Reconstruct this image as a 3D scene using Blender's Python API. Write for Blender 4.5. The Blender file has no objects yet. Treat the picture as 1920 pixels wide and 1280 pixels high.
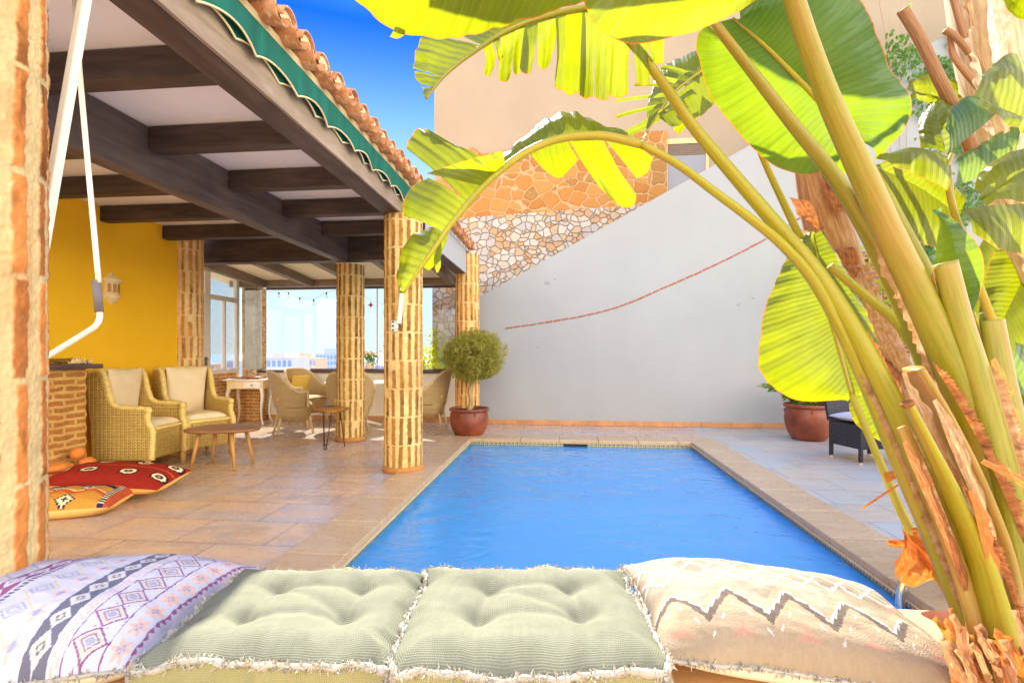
import bpy, math, random
import numpy as np
from mathutils import Vector, Matrix, Quaternion
random.seed(7); rng = np.random.default_rng(7)
sc = bpy.context.scene
col = sc.collection
R = math.radians
# ---------------------------------------------------------------- photo camera (level, wide)
FP = 933.0; CH = 1.2; TH = math.atan(94 / FP); SS, CC = math.sin(TH), math.cos(TH); HY = 662.0
def P(px, py, d):
    a = (px - 960) / FP
    return Vector(((-SS + a * CC) * d, (CC + a * SS) * d, CH - (py - HY) / FP * d))
# ---------------------------------------------------------------- helpers
def lin(r, g, b):
    f = lambda c: (c / 255 / 12.92) if c / 255 <= .04045 else ((c / 255 + .055) / 1.055) ** 2.4
    return (f(r), f(g), f(b))
def tag(o, label=None, cat=None, group=None, kind=None):
    if label: o['label'] = label
    if cat: o['category'] = cat
    if group: o['group'] = group
    if kind: o['kind'] = kind
    return o
def empty(name, loc=(0, 0, 0), rz=0, label=None, cat=None, group=None):
    o = bpy.data.objects.new(name, None); col.objects.link(o)
    o.empty_display_size = .1
    o.location = loc; o.rotation_euler = (0, 0, rz)
    return tag(o, label, cat, group)
def copy_tree(o, parent=None):
    c = o.copy(); col.objects.link(c)
    if parent is not None: c.parent = parent
    for ch in list(o.children): copy_tree(ch, c)
    return c
def smoothstep(x, a, b):
    t = np.clip((x - a) / (b - a), 0, 1); return t * t * (3 - 2 * t)
def vnoise(x, y, seed=0):
    x = np.asarray(x, float); y = np.asarray(y, float)
    xi = np.floor(x).astype(int); yi = np.floor(y).astype(int)
    fx = x - xi; fy = y - yi; fx = fx * fx * (3 - 2 * fx); fy = fy * fy * (3 - 2 * fy)
    def h(a, b):
        n = (a * 374761393 + b * 668265263 + seed * 982451653) & 0x7fffffff
        n = ((n ^ (n >> 13)) * 1274126177) & 0x7fffffff
        return ((n ^ (n >> 16)) & 0xffff) / 65535.0
    return (h(xi, yi) * (1 - fx) + h(xi + 1, yi) * fx) * (1 - fy) + (h(xi, yi + 1) * (1 - fx) + h(xi + 1, yi + 1) * fx) * fy
def fbm(x, y, seed=0, o=4):
    s = 0; a = .5
    for k in range(o):
        s = s + a * vnoise(x * 2 ** k, y * 2 ** k, seed + k); a *= .5
    return s / (1 - .5 ** o)
def crv(pts, n):
    """Catmull-Rom resample of any-dimension points, uniform in arc length."""
    p = np.array([tuple(q) for q in pts], float)
    if len(p) == 2: return np.array([p[0] + (p[1] - p[0]) * t for t in np.linspace(0, 1, n)])
    q = np.vstack([2 * p[0] - p[1], p, 2 * p[-1] - p[-2]])
    out = []
    for i in range(1, len(q) - 2):
        for t in np.linspace(0, 1, 12, endpoint=False):
            a, b, c, d = q[i - 1:i + 3]
            out.append(.5 * (2 * b + (c - a) * t + (2 * a - 5 * b + 4 * c - d) * t * t + (3 * b - a - 3 * c + d) * t ** 3))
    out.append(p[-1]); out = np.array(out)
    L = np.concatenate([[0], np.cumsum(np.linalg.norm(np.diff(out[:, :3], axis=0), axis=1))])
    s = np.linspace(0, L[-1], n)
    return np.stack([np.interp(s, L, out[:, k]) for k in range(out.shape[1])], 1)
class MB:
    def __init__(s): s.v = []; s.f = []; s.uv = []; s.c = []
    def add(s, V, F, uv=None, c=None):
        o = len(s.v); V = [tuple(map(float, p)) for p in V]; s.v += V
        for k, f in enumerate(F):
            s.f.append(tuple(i + o for i in f))
            if uv is not None: s.uv.append([uv[i] for i in f])
            else:
                a, b, d = (Vector(V[f[0]]), Vector(V[f[1]]), Vector(V[f[2]]))
                n = (b - a).cross(d - a); ax = max(range(3), key=lambda q: abs(n[q]))
                iu, iv = ((1, 2), (0, 2), (0, 1))[ax]
                s.uv.append([(V[i][iu], V[i][iv]) for i in f])
        if c is not None: s.c += [tuple(q) for q in c]
        elif s.c: s.c += [(.5, .5, .5)] * len(V)
        return s
    def box(s, x0, x1, y0, y1, z0, z1, M=None):
        V = [(x, y, z) for x in (x0, x1) for y in (y0, y1) for z in (z0, z1)]
        if M is not None: V = [M @ Vector(p) for p in V]
        F = [(0, 1, 3, 2), (4, 6, 7, 5), (0, 4, 5, 1), (2, 3, 7, 6), (0, 2, 6, 4), (1, 5, 7, 3)]
        return s.add(V, F)
    def bar(s, a, b, w, h, up=(0, 0, 1)):
        a, b = Vector(a), Vector(b); t = (b - a).normalized(); sd = t.cross(Vector(up)).normalized(); u = sd.cross(t)
        V = []
        for p in (a, b):
            for i, j in ((-1, -1), (1, -1), (1, 1), (-1, 1)): V.append(p + sd * i * w / 2 + u * j * h / 2)
        return s.add(V, [(0, 1, 2, 3), (7, 6, 5, 4), (0, 4, 5, 1), (1, 5, 6, 2), (2, 6, 7, 3), (3, 7, 4, 0)])
    def tube(s, pts, r, n=8, res=None, flat=1.0, up=None, caps=True, c=None, u0=0):
        p = np.array([tuple(q) for q in pts], float)
        r = np.atleast_1d(np.array(r, float));
        if len(r) == 1: r = np.repeat(r, len(p))
        if res: pr = crv(np.hstack([p, r[:, None]]), res); p, r = pr[:, :3], pr[:, 3]
        m = len(p); T = np.gradient(p, axis=0); T /= np.linalg.norm(T, axis=1)[:, None] + 1e-12
        U = np.array(up if up is not None else ((0, 0, 1) if abs(T[0][2]) < .9 else (0, 1, 0)), float)
        V = []; uv = []; L = u0
        for i in range(m):
            sd = np.cross(T[i], U); sd /= np.linalg.norm(sd) + 1e-12
            if up is None: U = np.cross(sd, T[i]); uu = U
            else: uu = np.cross(sd, T[i])
            if i: L += np.linalg.norm(p[i] - p[i - 1])
            for k in range(n):
                a = 2 * math.pi * k / n
                V.append(p[i] + sd * math.cos(a) * r[i] + uu * math.sin(a) * r[i] * flat); uv.append((k / n, L))
        F = [(i * n + k, i * n + (k + 1) % n, (i + 1) * n + (k + 1) % n, (i + 1) * n + k) for i in range(m - 1) for k in range(n)]
        if caps: F += [tuple(range(n))[::-1], tuple((m - 1) * n + k for k in range(n))]
        return s.add(V, F, uv, None if c is None else [c] * len(V))
    def lathe(s, prof, n=32, o=(0, 0, 0), jit=None):
        V = []; uv = []; L = 0
        for i, (r, z) in enumerate(prof):
            if i: L += math.hypot(r - prof[i - 1][0], z - prof[i - 1][1])
            for k in range(n):
                a = 2 * math.pi * k / n; V.append((o[0] + r * math.cos(a), o[1] + r * math.sin(a), o[2] + z)); uv.append((a * .3, L))
        m = len(prof)
        F = [(i * n + k, i * n + (k + 1) % n, (i + 1) * n + (k + 1) % n, (i + 1) * n + k) for i in range(m - 1) for k in range(n)]
        F += [tuple(range(n))[::-1], tuple((m - 1) * n + k for k in range(n))]
        return s.add(V, F, uv)
    def grid(s, X, Y, Z, U=None, W=None, c=None, flip=False):
        a, b = X.shape
        V = np.stack([X, Y, Z], -1).reshape(-1, 3)
        uv = None if U is None else list(map(tuple, np.stack([U, W], -1).reshape(-1, 2)))
        F = [(i * b + j, (i + 1) * b + j, (i + 1) * b + j + 1, i * b + j + 1) for i in range(a - 1) for j in range(b - 1)]
        if flip: F = [f[::-1] for f in F]
        return s.add(V, F, uv, None if c is None else c.reshape(-1, 3))
    def extrude(s, poly, d, M=None):
        """poly: 2-D outline (a, b) -> prism from -d/2 to d/2 along the third axis; local axes a=x, b=z, depth=y"""
        n = len(poly); V = [(a, -d / 2, b) for a, b in poly] + [(a, d / 2, b) for a, b in poly]
        if M is not None: V = [M @ Vector(p) for p in V]
        F = [tuple(range(n)), tuple(range(2 * n - 1, n - 1, -1))] + [(i + n, (i + 1) % n + n, (i + 1) % n, i) for i in range(n)]
        return s.add(V, F)
    def build(s, name, mat, parent=None, smooth=False, bevel=0, sub=0, fixn=True, seg=2):
        me = bpy.data.meshes.new(name); me.from_pydata(s.v, [], s.f)
        ul = me.uv_layers.new(name='UVMap')
        ul.data.foreach_set('uv', np.array([q for f in s.uv for q in f], float).ravel())
        if s.c:
            at = me.color_attributes.new('Col', 'FLOAT_COLOR', 'POINT')
            cc = np.ones((len(s.v), 4)); cc[:, :3] = np.array(s.c); at.data.foreach_set('color', cc.ravel())
        if smooth: me.polygons.foreach_set('use_smooth', [True] * len(me.polygons))
        me.update()
        o = bpy.data.objects.new(name, me); col.objects.link(o)
        if mat: me.materials.append(mat)
        if parent is not None: o.parent = parent
        if fixn:
            import bmesh
            bm = bmesh.new(); bm.from_mesh(me); bmesh.ops.recalc_face_normals(bm, faces=bm.faces); bm.to_mesh(me); bm.free()
        if bevel:
            b = o.modifiers.new('b', 'BEVEL'); b.width = bevel; b.segments = seg; b.limit_method = 'ANGLE'; b.angle_limit = R(40)
        if sub:
            b = o.modifiers.new('s', 'SUBSURF'); b.levels = sub; b.render_levels = sub
        return o
# ---------------------------------------------------------------- materials
class NT:
    def __init__(s, name):
        s.m = bpy.data.materials.new(name); s.m.use_nodes = True; s.t = s.m.node_tree; s.t.nodes.clear()
        s.out = s.t.nodes.new('ShaderNodeOutputMaterial')
    def n(s, typ, props=None, **inp):
        nd = s.t.nodes.new('ShaderNode' + typ)
        for k, v in (props or {}).items(): setattr(nd, k, v)
        for k, v in inp.items():
            k2 = k.replace('_', ' ')
            sk = nd.inputs[int(k[1:])] if k[0] == 'i' and k[1:].isdigit() else nd.inputs[k2]
            s.set(sk, v)
        return nd
    def set(s, sk, v):
        if isinstance(v, bpy.types.NodeSocket): s.t.links.new(v, sk)
        elif isinstance(v, bpy.types.Node): s.t.links.new(v.outputs[0], sk)
        else:
            if sk.type == 'RGBA' and len(v) == 3: v = (*v, 1)
            sk.default_value = v
    def uv(s, sx=1, sy=1, sz=1, rot=(0, 0, 0)):
        return s.n('Mapping', Vector=s.n('TexCoord').outputs['UV'], Scale=(sx, sy, sz), Rotation=rot)
    def ob(s, sx=1, sy=1, sz=1, rot=(0, 0, 0)):
        return s.n('Mapping', Vector=s.n('TexCoord').outputs['Object'], Scale=(sx, sy, sz), Rotation=rot)
    def noise(s, vec, scale=5, detail=5, rough=.55, dist=0):
        return s.n('TexNoise', Vector=vec, Scale=scale, Detail=detail, Roughness=rough, Distortion=dist).outputs[0]
    def ramp(s, fac, stops, interp='LINEAR'):
        nd = s.n('ValToRGB', Fac=fac); nd.color_ramp.interpolation = interp
        e = nd.color_ramp.elements
        while len(e) < len(stops): e.new(.5)
        for q, (p, c) in zip(e, stops):
            q.position = p; q.color = (*c, 1) if hasattr(c, '__len__') else (c, c, c, 1)
        return nd.outputs[0]
    def mix(s, fac, a, b, bt='MIX'):
        nd = s.n('Mix', {'data_type': 'RGBA', 'blend_type': bt})
        s.set(nd.inputs[0], fac); s.set(nd.inputs[6], a); s.set(nd.inputs[7], b)
        return nd.outputs[2]
    def math(s, op, a, b=0.):
        nd = s.n('Math', {'operation': op}); s.set(nd.inputs[0], a); s.set(nd.inputs[1], b); return nd.outputs[0]
    def bump(s, h, strength=.3, dist=.01, normal=None):
        nd = s.n('Bump', Height=h, Strength=strength, Distance=dist)
        if normal is not None: s.set(nd.inputs['Normal'], normal)
        return nd.outputs[0]
    def pbr(s, color, rough=.6, normal=None, metal=0, spec=.5, **k):
        b = s.n('BsdfPrincipled', Base_Color=color, Roughness=rough, Metallic=metal)
        b.inputs['Specular IOR Level'].default_value = spec
        if normal is not None: s.set(b.inputs['Normal'], normal)
        for q, v in k.items(): s.set(b.inputs[q.replace('_', ' ')], v)
        s.t.links.new(b.outputs[0], s.out.inputs[0]); return s.m
def sc3(c, k): return tuple(min(1, max(0, q * k)) for q in c)
def stucco(name, c, var=.12, scale=2.5, rough=.85, bump=.25, bscale=60, dist=.004):
    t = NT(name); o = t.ob()
    f = t.noise(o, scale, 6, .6); f2 = t.noise(t.ob(1, 1, .25), scale * 2.2, 4)
    c1 = t.ramp(f, [(.3, sc3(c, 1 - var)), (.7, sc3(c, 1 + var))])
    c2 = t.mix(t.ramp(f2, [(.45, 0.), (.75, .5)]), c1, sc3(c, 1 - var * .9))
    return t.pbr(c2, rough, t.bump(t.noise(o, bscale, 4), bump, dist), spec=.25)
def plain(name, c, rough=.5, metal=0, var=.08, scale=12, bump=.05, spec=.4):
    t = NT(name); o = t.ob(); f = t.noise(o, scale, 4)
    return t.pbr(t.ramp(f, [(.3, sc3(c, 1 - var)), (.7, sc3(c, 1 + var))]), rough, t.bump(f, bump, .003), metal, spec)
def wood(name, c1, c2, axis='x', rough=.6, sc_=14, bump=.3):
    t = NT(name); st = {'x': (.12, 1, 1), 'y': (1, .12, 1), 'z': (1, 1, .12)}[axis]
    o = t.ob(*st); f = t.noise(o, sc_, 7, .62, .6); g = t.noise(t.ob(1, 1, 1), 3, 3)
    fl = t.noise(t.ob(*[q * 1 for q in st]), sc_ * 5, 4)
    c = t.ramp(f, [(.28, c1), (.72, c2)]); c = t.mix(t.ramp(g, [(.35, 0.), (.8, .5)]), c, sc3(c1, .75))
    return t.pbr(c, rough, t.bump(t.math('ADD', f, t.math('MULTIPLY', fl, .4)), bump, .006), spec=.3)
def bricks(name, ca, cb, cm, bw=.24, bh=.06, ms=.012, rough=.85, bump=.7, warp=.012, off=.5):
    t = NT(name); u = t.uv()
    nz = t.n('TexNoise', Vector=u, Scale=9, Detail=3).outputs[1]
    w = t.n('VectorMath', {'operation': 'MULTIPLY_ADD'}, i0=nz, i1=(warp * 2,) * 3, i2=u)
    b = t.n('TexBrick', {'offset': off}, Vector=w, Color1=ca, Color2=cb, Mortar=cm, Scale=1, Mortar_Size=ms, Mortar_Smooth=.15, Bias=0, Brick_Width=bw, Row_Height=bh)
    f = t.noise(t.uv(), 40, 5); c = t.mix(t.ramp(f, [(.35, .0), (.7, .5)]), b.outputs[0], sc3(cm, .9))
    c = t.mix(t.ramp(t.noise(t.uv(), 6, 3), [(.4, 0.), (.7, .35)]), c, sc3(ca, .55))
    h = t.math('ADD', t.math('MULTIPLY', b.outputs[1], -1.), t.math('MULTIPLY', f, .3))
    return t.pbr(c, rough, t.bump(h, bump, .012), spec=.2)
def rubble(name, cols, cm, scale=4, rough=.9, edge=.06, bump=1.0):
    t = NT(name); o = t.ob(1, 1, 1.15)
    nz = t.n('TexNoise', Vector=o, Scale=3.5, Detail=3).outputs[1]
    w = t.n('VectorMath', {'operation': 'MULTIPLY_ADD'}, i0=nz, i1=(.16,) * 3, i2=o)
    v = t.n('TexVoronoi', {'feature': 'F1'}, Vector=w, Scale=scale, Randomness=.95)
    e = t.n('TexVoronoi', {'feature': 'DISTANCE_TO_EDGE'}, Vector=w, Scale=scale, Randomness=.95).outputs[0]
    sep = t.n('SeparateColor', Color=v.outputs['Color']).outputs[0]
    st = t.ramp(sep, [(i / (len(cols)), c) for i, c in enumerate(cols)], 'CONSTANT')
    f = t.noise(o, 14, 6, .65)
    st = t.mix(t.ramp(f, [(.35, .0), (.75, .45)]), st, sc3(cm, .8))
    m = t.ramp(e, [(edge * .55, 1.), (edge, 0.)])
    c = t.mix(m, st, cm)
    h = t.math('ADD', t.ramp(e, [(0, 0.), (edge * 2.2, 1.)]), t.math('MULTIPLY', f, .35))
    return t.pbr(c, rough, t.bump(h, bump, .03), spec=.2)
def vcol(name, rough=.85, bump=.3, bs=300, weave=None, spec=.2, dist=.002, sheen=0):
    t = NT(name); a = t.n('Attribute', {'attribute_name': 'Col'}).outputs[0]
    if weave:
        x = t.n('TexWave', {'bands_direction': 'X'}, Vector=t.uv(), Scale=weave, Distortion=.6, Detail=1).outputs[1]
        y = t.n('TexWave', {'bands_direction': 'Y'}, Vector=t.uv(), Scale=weave, Distortion=.6, Detail=1).outputs[1]
        h = t.math('ADD', t.math('MAXIMUM', x, y), t.math('MULTIPLY', t.noise(t.uv(), 120, 4), .5))
        a = t.mix(t.ramp(h, [(.4, .22), (1.1, 0.)]), a, t.mix(1., a, (.45, .45, .42), 'MULTIPLY'))
    else: h = t.noise(t.uv(), bs, 5)
    m = t.pbr(a, rough, t.bump(h, bump, dist), spec=spec)
    return m
SUN_E, SKY_S, EXPO, SKY_SAT, SKY_C, FILL_CLOUD = 4.6, .15, 1.92, 1.35, .3, 11.0
# ================================================================ setting
PX0, PX1, PY0, PY1 = -1.29, 1.74, 2.04, 6.88           # pool opening
def tiles(name, ca, cb, cc, cm, bw, bh, rough=.38):
    t = NT(name); u = t.ob()
    b = t.n('TexBrick', {'offset': .5}, Vector=u, Color1=(.15, .15, .15), Color2=(.85, .85, .85), Mortar=(0, 0, 0), Scale=1, Mortar_Size=.0035, Mortar_Smooth=.1, Bias=0, Brick_Width=bw, Row_Height=bh)
    cell = t.n('SeparateColor', Color=b.outputs[0]).outputs[0]
    n1 = t.noise(t.ob(.8, 2.2, 1), 2.3, 8, .68, .8); n2 = t.noise(u, 9, 8, .7, .4); n3 = t.noise(t.ob(1, 3, 1), 1.1, 4)
    k = t.math('ADD', t.math('MULTIPLY', cell, .42), t.math('ADD', t.math('MULTIPLY', n1, .55), t.math('MULTIPLY', n2, .22)))
    c = t.ramp(k, [(.3, cb), (.5, ca), (.66, cc), (.85, sc3(ca, .62))])
    c = t.mix(t.ramp(n3, [(.45, 0.), (.65, .55)]), c, sc3(cb, 1.15))
    c = t.mix(b.outputs[1], c, cm)
    rg = t.ramp(n2, [(.3, rough * .88), (.7, rough * 1.15)])
    h = t.math('ADD', t.math('MULTIPLY', b.outputs[1], -1.), t.math('MULTIPLY', n2, .35))
    return t.pbr(c, rg, t.bump(h, .16, .004), spec=.5)
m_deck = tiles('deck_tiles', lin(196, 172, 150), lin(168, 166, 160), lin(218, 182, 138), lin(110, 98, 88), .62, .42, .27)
m_deck2 = tiles('shade_tint_tiles', lin(182, 184, 168), lin(168, 176, 166), lin(200, 182, 150), lin(118, 118, 108), .62, .42)  # same tile in two tints: warm bounce above, cool shade here, put into colour
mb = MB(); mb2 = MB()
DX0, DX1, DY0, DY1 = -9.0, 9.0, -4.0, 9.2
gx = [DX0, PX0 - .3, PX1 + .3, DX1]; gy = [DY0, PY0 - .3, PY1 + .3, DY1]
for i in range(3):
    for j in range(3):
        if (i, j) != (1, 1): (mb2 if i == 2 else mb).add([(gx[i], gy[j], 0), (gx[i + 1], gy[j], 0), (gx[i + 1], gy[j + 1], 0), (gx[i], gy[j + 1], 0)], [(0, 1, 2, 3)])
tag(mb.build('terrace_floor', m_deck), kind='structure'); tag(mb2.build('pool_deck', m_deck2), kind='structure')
# land far below the terrace, down to the sea
m_land = stucco('land', (.20, .21, .17), .3, .02, .95, .1, .5)
mb = MB(); mb.add([(-4000, -4000, -26), (4000, -4000, -26), (4000, 900, -26), (-4000, 900, -26)], [(0, 1, 2, 3)])
tag(mb.build('ground', m_land), kind='structure')
t = NT('sea_water'); t.pbr((.10, .22, .34), .25, t.bump(t.noise(t.ob(), .05, 4), .2, .5))
mb = MB(); mb.add([(-9000, 900, -26), (9000, 900, -26), (9000, 14000, -26), (-9000, 14000, -26)], [(0, 1, 2, 3)])
tag(mb.build('sea', t.m), kind='structure')

# ---------------------------------------------------------------- pool
m_basin = bricks('pool_mosaic', (.16, .62, 1.0), (.20, .66, 1.0), (.28, .74, 1.0), .05, .05, .004, .4, .1, 0, 0)
pool = empty('swimming_pool', ((PX0 + PX1) / 2, (PY0 + PY1) / 2, 0), 0, 'rectangular blue mosaic swimming pool with tan stone coping and patterned waterline tiles', 'swimming pool')
def at_pool(mb):
    mb.v = [(x - (PX0 + PX1) / 2, y - (PY0 + PY1) / 2, z) for x, y, z in mb.v]; return mb
mb = MB(); D = -.80
a, b, c, d = (PX0, PY0), (PX1, PY0), (PX1, PY1), (PX0, PY1)
mb.add([(*a, D), (*b, D), (*c, D), (*d, D)], [(0, 1, 2, 3)])
for p, q in ((a, b), (b, c), (c, d), (d, a)): mb.add([(*p, D), (*q, D), (*q, -.095), (*p, -.095)], [(0, 1, 2, 3)])
at_pool(mb).build('basin', m_basin, pool, fixn=False)
# waterline band: cream field with a navy key pattern
t = NT('waterline_tiles'); u = t.uv()
def cell(sx, sy, ox=0, oy=0):
    mp = t.n('Mapping', Vector=t.n('TexCoord').outputs['UV'], Scale=(sx, sy, 1), Location=(ox, oy, 0)); return mp
sep = t.n('SeparateXYZ', Vector=cell(1 / .06, 1 / .06))
fx = t.math('FRACT', sep.outputs[0]); fy = t.math('FRACT', sep.outputs[1])
kx = t.math('ABSOLUTE', t.math('SUBTRACT', fx, .5)); ky = t.math('ABSOLUTE', t.math('SUBTRACT', fy, .5))
ring = t.math('MULTIPLY', t.math('GREATER_THAN', t.math('MAXIMUM', kx, ky), .2), t.math('LESS_THAN', t.math('MAXIMUM', kx, ky), .36))
gap = t.math('SUBTRACT', 1., t.math('MULTIPLY', t.math('GREATER_THAN', fx, .62), t.math('GREATER_THAN', fy, .5)))
cc = t.mix(t.math('MULTIPLY', ring, gap), lin(206, 190, 140), lin(84, 96, 104))
m_band = t.pbr(cc, .3)
mb = MB()
for p, q in ((a, b), (b, c), (c, d), (d, a)):
    L = math.dist(p, q); mb.add([(*p, -.095), (*q, -.095), (*q, -.035), (*p, -.035)], [(0, 1, 2, 3)], [(0, 0), (L, 0), (L, .06), (0, .06)])
at_pool(mb).build('waterline_band', m_band, pool, fixn=False)
t = NT('coping_stone'); u = t.ob()
n1 = t.noise(t.ob(.5, 2.5, 1), 3, 7, .65, .5); n2 = t.noise(u, 22, 5)
c = t.ramp(n1, [(.3, lin(206, 182, 138)), (.55, lin(196, 164, 118)), (.75, lin(216, 198, 160))])
c = t.mix(t.ramp(n2, [(.5, 0.), (.8, .4)]), c, lin(150, 108, 70))
m_cop = t.pbr(c, t.ramp(n2, [(.3, .25), (.7, .42)]), t.bump(n2, .15, .003), spec=.5)
m_lip = stucco('coping_lip', lin(222, 200, 150), .1, 6, .5)
W = .37
def cop_run(mb, p, q, out, n):     # slabs side by side with a fine joint
    p, q, out = Vector(p), Vector(q), Vector(out); st = (q - p) / n; g = st.normalized() * .0025
    for i in range(n):
        A = p + st * i + g; B = p + st * (i + 1) - g; C_ = B + out; E_ = A + out
        V = [(*v, z) for z in (-.03, .014) for v in (A, B, C_, E_)]
        mb.add(V, [(3, 2, 1, 0), (4, 5, 6, 7), (0, 1, 5, 4), (1, 2, 6, 5), (2, 3, 7, 6), (3, 0, 4, 7)])
e_ = .02
mb = MB()
cop_run(mb, (PX0 + e_, PY0 - W), (PX0 + e_, PY1 - e_), (-W, 0), 9); cop_run(mb, (PX1 - e_, PY0 - W), (PX1 - e_, PY1 - e_), (W, 0), 9)
cop_run(mb, (PX0 + e_ - W, PY1 - e_), (PX1 - e_ + W, PY1 - e_), (0, W), 7); cop_run(mb, (PX0 + e_, PY0 + e_), (PX1 - e_, PY0 + e_), (0, -W), 5)
at_pool(mb).build('coping', m_cop, pool, bevel=.006)
mb = MB()
for x0, x1, y0, y1 in ((PX0 - .02, PX0 + .035, PY0, PY1), (PX1 - .035, PX1 + .02, PY0, PY1), (PX0 + .035, PX1 - .035, PY1 - .035, PY1 + .02)):
    mb.box(x0, x1, y0, y1, -.036, -.031)
at_pool(mb).build('coping_lip', m_lip, pool, bevel=.002)
m_dark = plain('dark_slot', (.01, .012, .015), .5)
mb = MB(); mb.box(.02, .34, PY1 - .012, PY1 + .02, -.09, -.045); at_pool(mb).build('skimmer_mouth', m_dark, pool)
# water
t = NT('pool_water'); o = t.ob()
n1 = t.noise(t.ob(1, 1.6, 1), 2.2, 3, .5, .6); n2 = t.noise(t.ob(1, 1.5, 1), 9, 3, .5, .8); n3 = t.noise(t.ob(1, 1.3, 1), 26, 2)
msk = t.ramp(t.noise(t.ob(.6, 1, 1), .9, 3), [(.40, .12), (.62, 1.)])
h = t.math('ADD', n1, t.math('MULTIPLY', msk, t.math('ADD', t.math('MULTIPLY', n2, .34), t.math('MULTIPLY', n3, .09))))
nb = t.bump(h, .30, .10)
gl = t.n('BsdfGlossy', Color=(1, 1, 1, 1), Roughness=.03, Normal=nb)
tr = t.n('BsdfTransparent', Color=(.82, .965, 1, 1))
fr = t.n('Fresnel', IOR=1.33, Normal=nb)
df = t.n('BsdfDiffuse', Color=(.14, .64, 1.0, 1))
body = t.n('MixShader', i0=.5, i1=tr, i2=df)
sh = t.n('MixShader', i0=fr, i1=body, i2=gl); t.t.links.new(sh.outputs[0], t.out.inputs[0])
mb = MB(); mb.add([(PX0, PY0, -.08), (PX1, PY0, -.08), (PX1, PY1, -.08), (PX0, PY1, -.08)], [(0, 1, 2, 3)])
tag(mb.build('pool_water', t.m), kind='structure')
m_steel = plain('polished_steel', (.75, .74, .72), .12, 1.0, .03)
lad = empty('pool_ladder', (1.78, 2.62, .014), 0, 'curved polished steel pool handrail hooked over the coping beside the banana plant', 'handrail')
for k, y in ((0, 0.0), (1, -.5)):
    mb = MB(); mb.tube([(-.13, y, -.5), (-.13, y, -.15), (-.125, y, .02), (-.08, y, .13), (0, y, .17), (.09, y, .13), (.14, y, .04), (.145, y, -.002)], .021, 12, 40)
    mb.lathe([(.0, 0), (.045, 0), (.045, .008), (.02, .012), (0, .012)], 20, (.145, y, -.003)); mb.build('rail', m_steel, lad, True)

# ---------------------------------------------------------------- white boundary wall with the slanting top
m_white = stucco('white_render', lin(164, 164, 160), .05, .8, .9, .35, 90, .003)
m_skirt = stucco('terracotta_skirting', lin(196, 140, 92), .2, 4, .5)
m_redbrick = stucco('red_brick', lin(168, 96, 72), .25, 20, .8)
WY = 8.33
wall = empty('boundary_wall', (2.5, WY, 0), 0, 'tall white rendered wall with a slanting top and a sagging line of red bricks', 'wall')
prof = [(-3.95, -.3), (6.6, -.3), (6.6, 7.85), (-3.95, 2.12)]    # relative to x = 2.5
mb = MB(); mb.extrude([(x, z) for x, z in prof], .24, Matrix.Translation((0, .12, 0))); mb.build('wall_body', m_white, wall)
mb = MB()
for i in range(18):
    x = -3.93 + i * .46; mb.box(x, x + .455, -.014, -.001, .003, .085)
mb.build('skirting', m_skirt, wall, bevel=.003)
rope = crv([(-.95, 1.62, 0), (-.3, 1.71, 0), (.4, 1.83, 0), (1.0, 1.99, 0), (1.66, 2.27, 0), (2.3, 2.55, 0), (2.89, 2.84, 0), (3.3, 3.06, 0), (4.0, 3.5, 0)], 400)
L = np.concatenate([[0], np.cumsum(np.linalg.norm(np.diff(rope, axis=0), axis=1))]); mb = MB(); s = 0
while s < L[-1] - .2:
    w = .125 + random.uniform(-.012, .012); g = lambda q: (np.interp(q, L, rope[:, 0]) - 2.5, np.interp(q, L, rope[:, 1]))
    (xa, za), (xb, zb) = g(s), g(s + w)
    j = random.uniform(-.003, .003)
    mb.bar((xa, -.004, za + j), (xb, -.004, zb + j), .012, .023 + random.uniform(-.003, .003), (0, 0, 1)); s += w + .016
mb.build('brick_line', m_redbrick, wall, bevel=.003)
# low grey scuffs on the render, real patches of filler
m_scuff = stucco('filler_patch', lin(146, 146, 144), .1, 12)
mb = MB()
for cx, cz, r in ((-2.75, 2.36, .055), (-2.62, 2.43, .03), (-3.02, 1.36, .02), (-2.9, 1.3, .025), (-3.0, 1.02, .015), (.55, 2.08, .03), (.32, 1.98, .035)):
    n = 9; V = [(cx + r * random.uniform(.5, 1.3) * math.cos(6.283 * k / n), -.0015, cz + r * random.uniform(.3, .8) * math.sin(6.283 * k / n)) for k in range(n)]
    mb.add(V, [tuple(range(n))])
mb.build('filler_patches', m_scuff, wall)

# ---------------------------------------------------------------- neighbouring building behind
BY = 9.85
m_tan = stucco('tan_plaster', lin(172, 152, 126), .08, .7, .9, .3, 40)
m_lime = rubble('limestone_rubble', [lin(196, 184, 166), lin(190, 166, 134), lin(200, 192, 180), lin(180, 174, 170), lin(192, 152, 116)], lin(186, 156, 118), 7.0, edge=.03)
m_och = rubble('ochre_cladding', [lin(184, 122, 54), lin(174, 112, 48), lin(190, 132, 66), lin(160, 114, 58), lin(180, 124, 60)], lin(192, 158, 114), 3.6, edge=.045, bump=.5)
nb = empty('neighbouring_building', (2.6, BY, 0), 0, 'tan plastered building with orange stone cladding and pale rubble base behind the white wall', 'building')
X0 = -2.6 - 2.6
def bz(px, py): 
    a = (px - 960) / FP; r = (-SS + a * CC, CC + a * SS, -(py - HY) / FP); d = BY / r[1]; return r[0] * d - 2.6, CH + r[2] * d
ztop = 8.27
z1 = bz(880, 409)[1]; z2 = bz(1180, 388)[1]
xl = bz(1250, 300)[0]; zc = bz(1000, 285)[1]
mb = MB(); mb.box(X0, 9, .10, 5, -1, ztop); mb.build('wall_body', m_tan, nb)
mb = MB(); mb.extrude([(X0 + .02, -1), (6.8, -1), (6.8, z2 + .35), (X0 + .02, z1 - .05)], .2, Matrix.Translation((0, -.02, 0))); mb.build('rubble_base', m_lime, nb)
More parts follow.
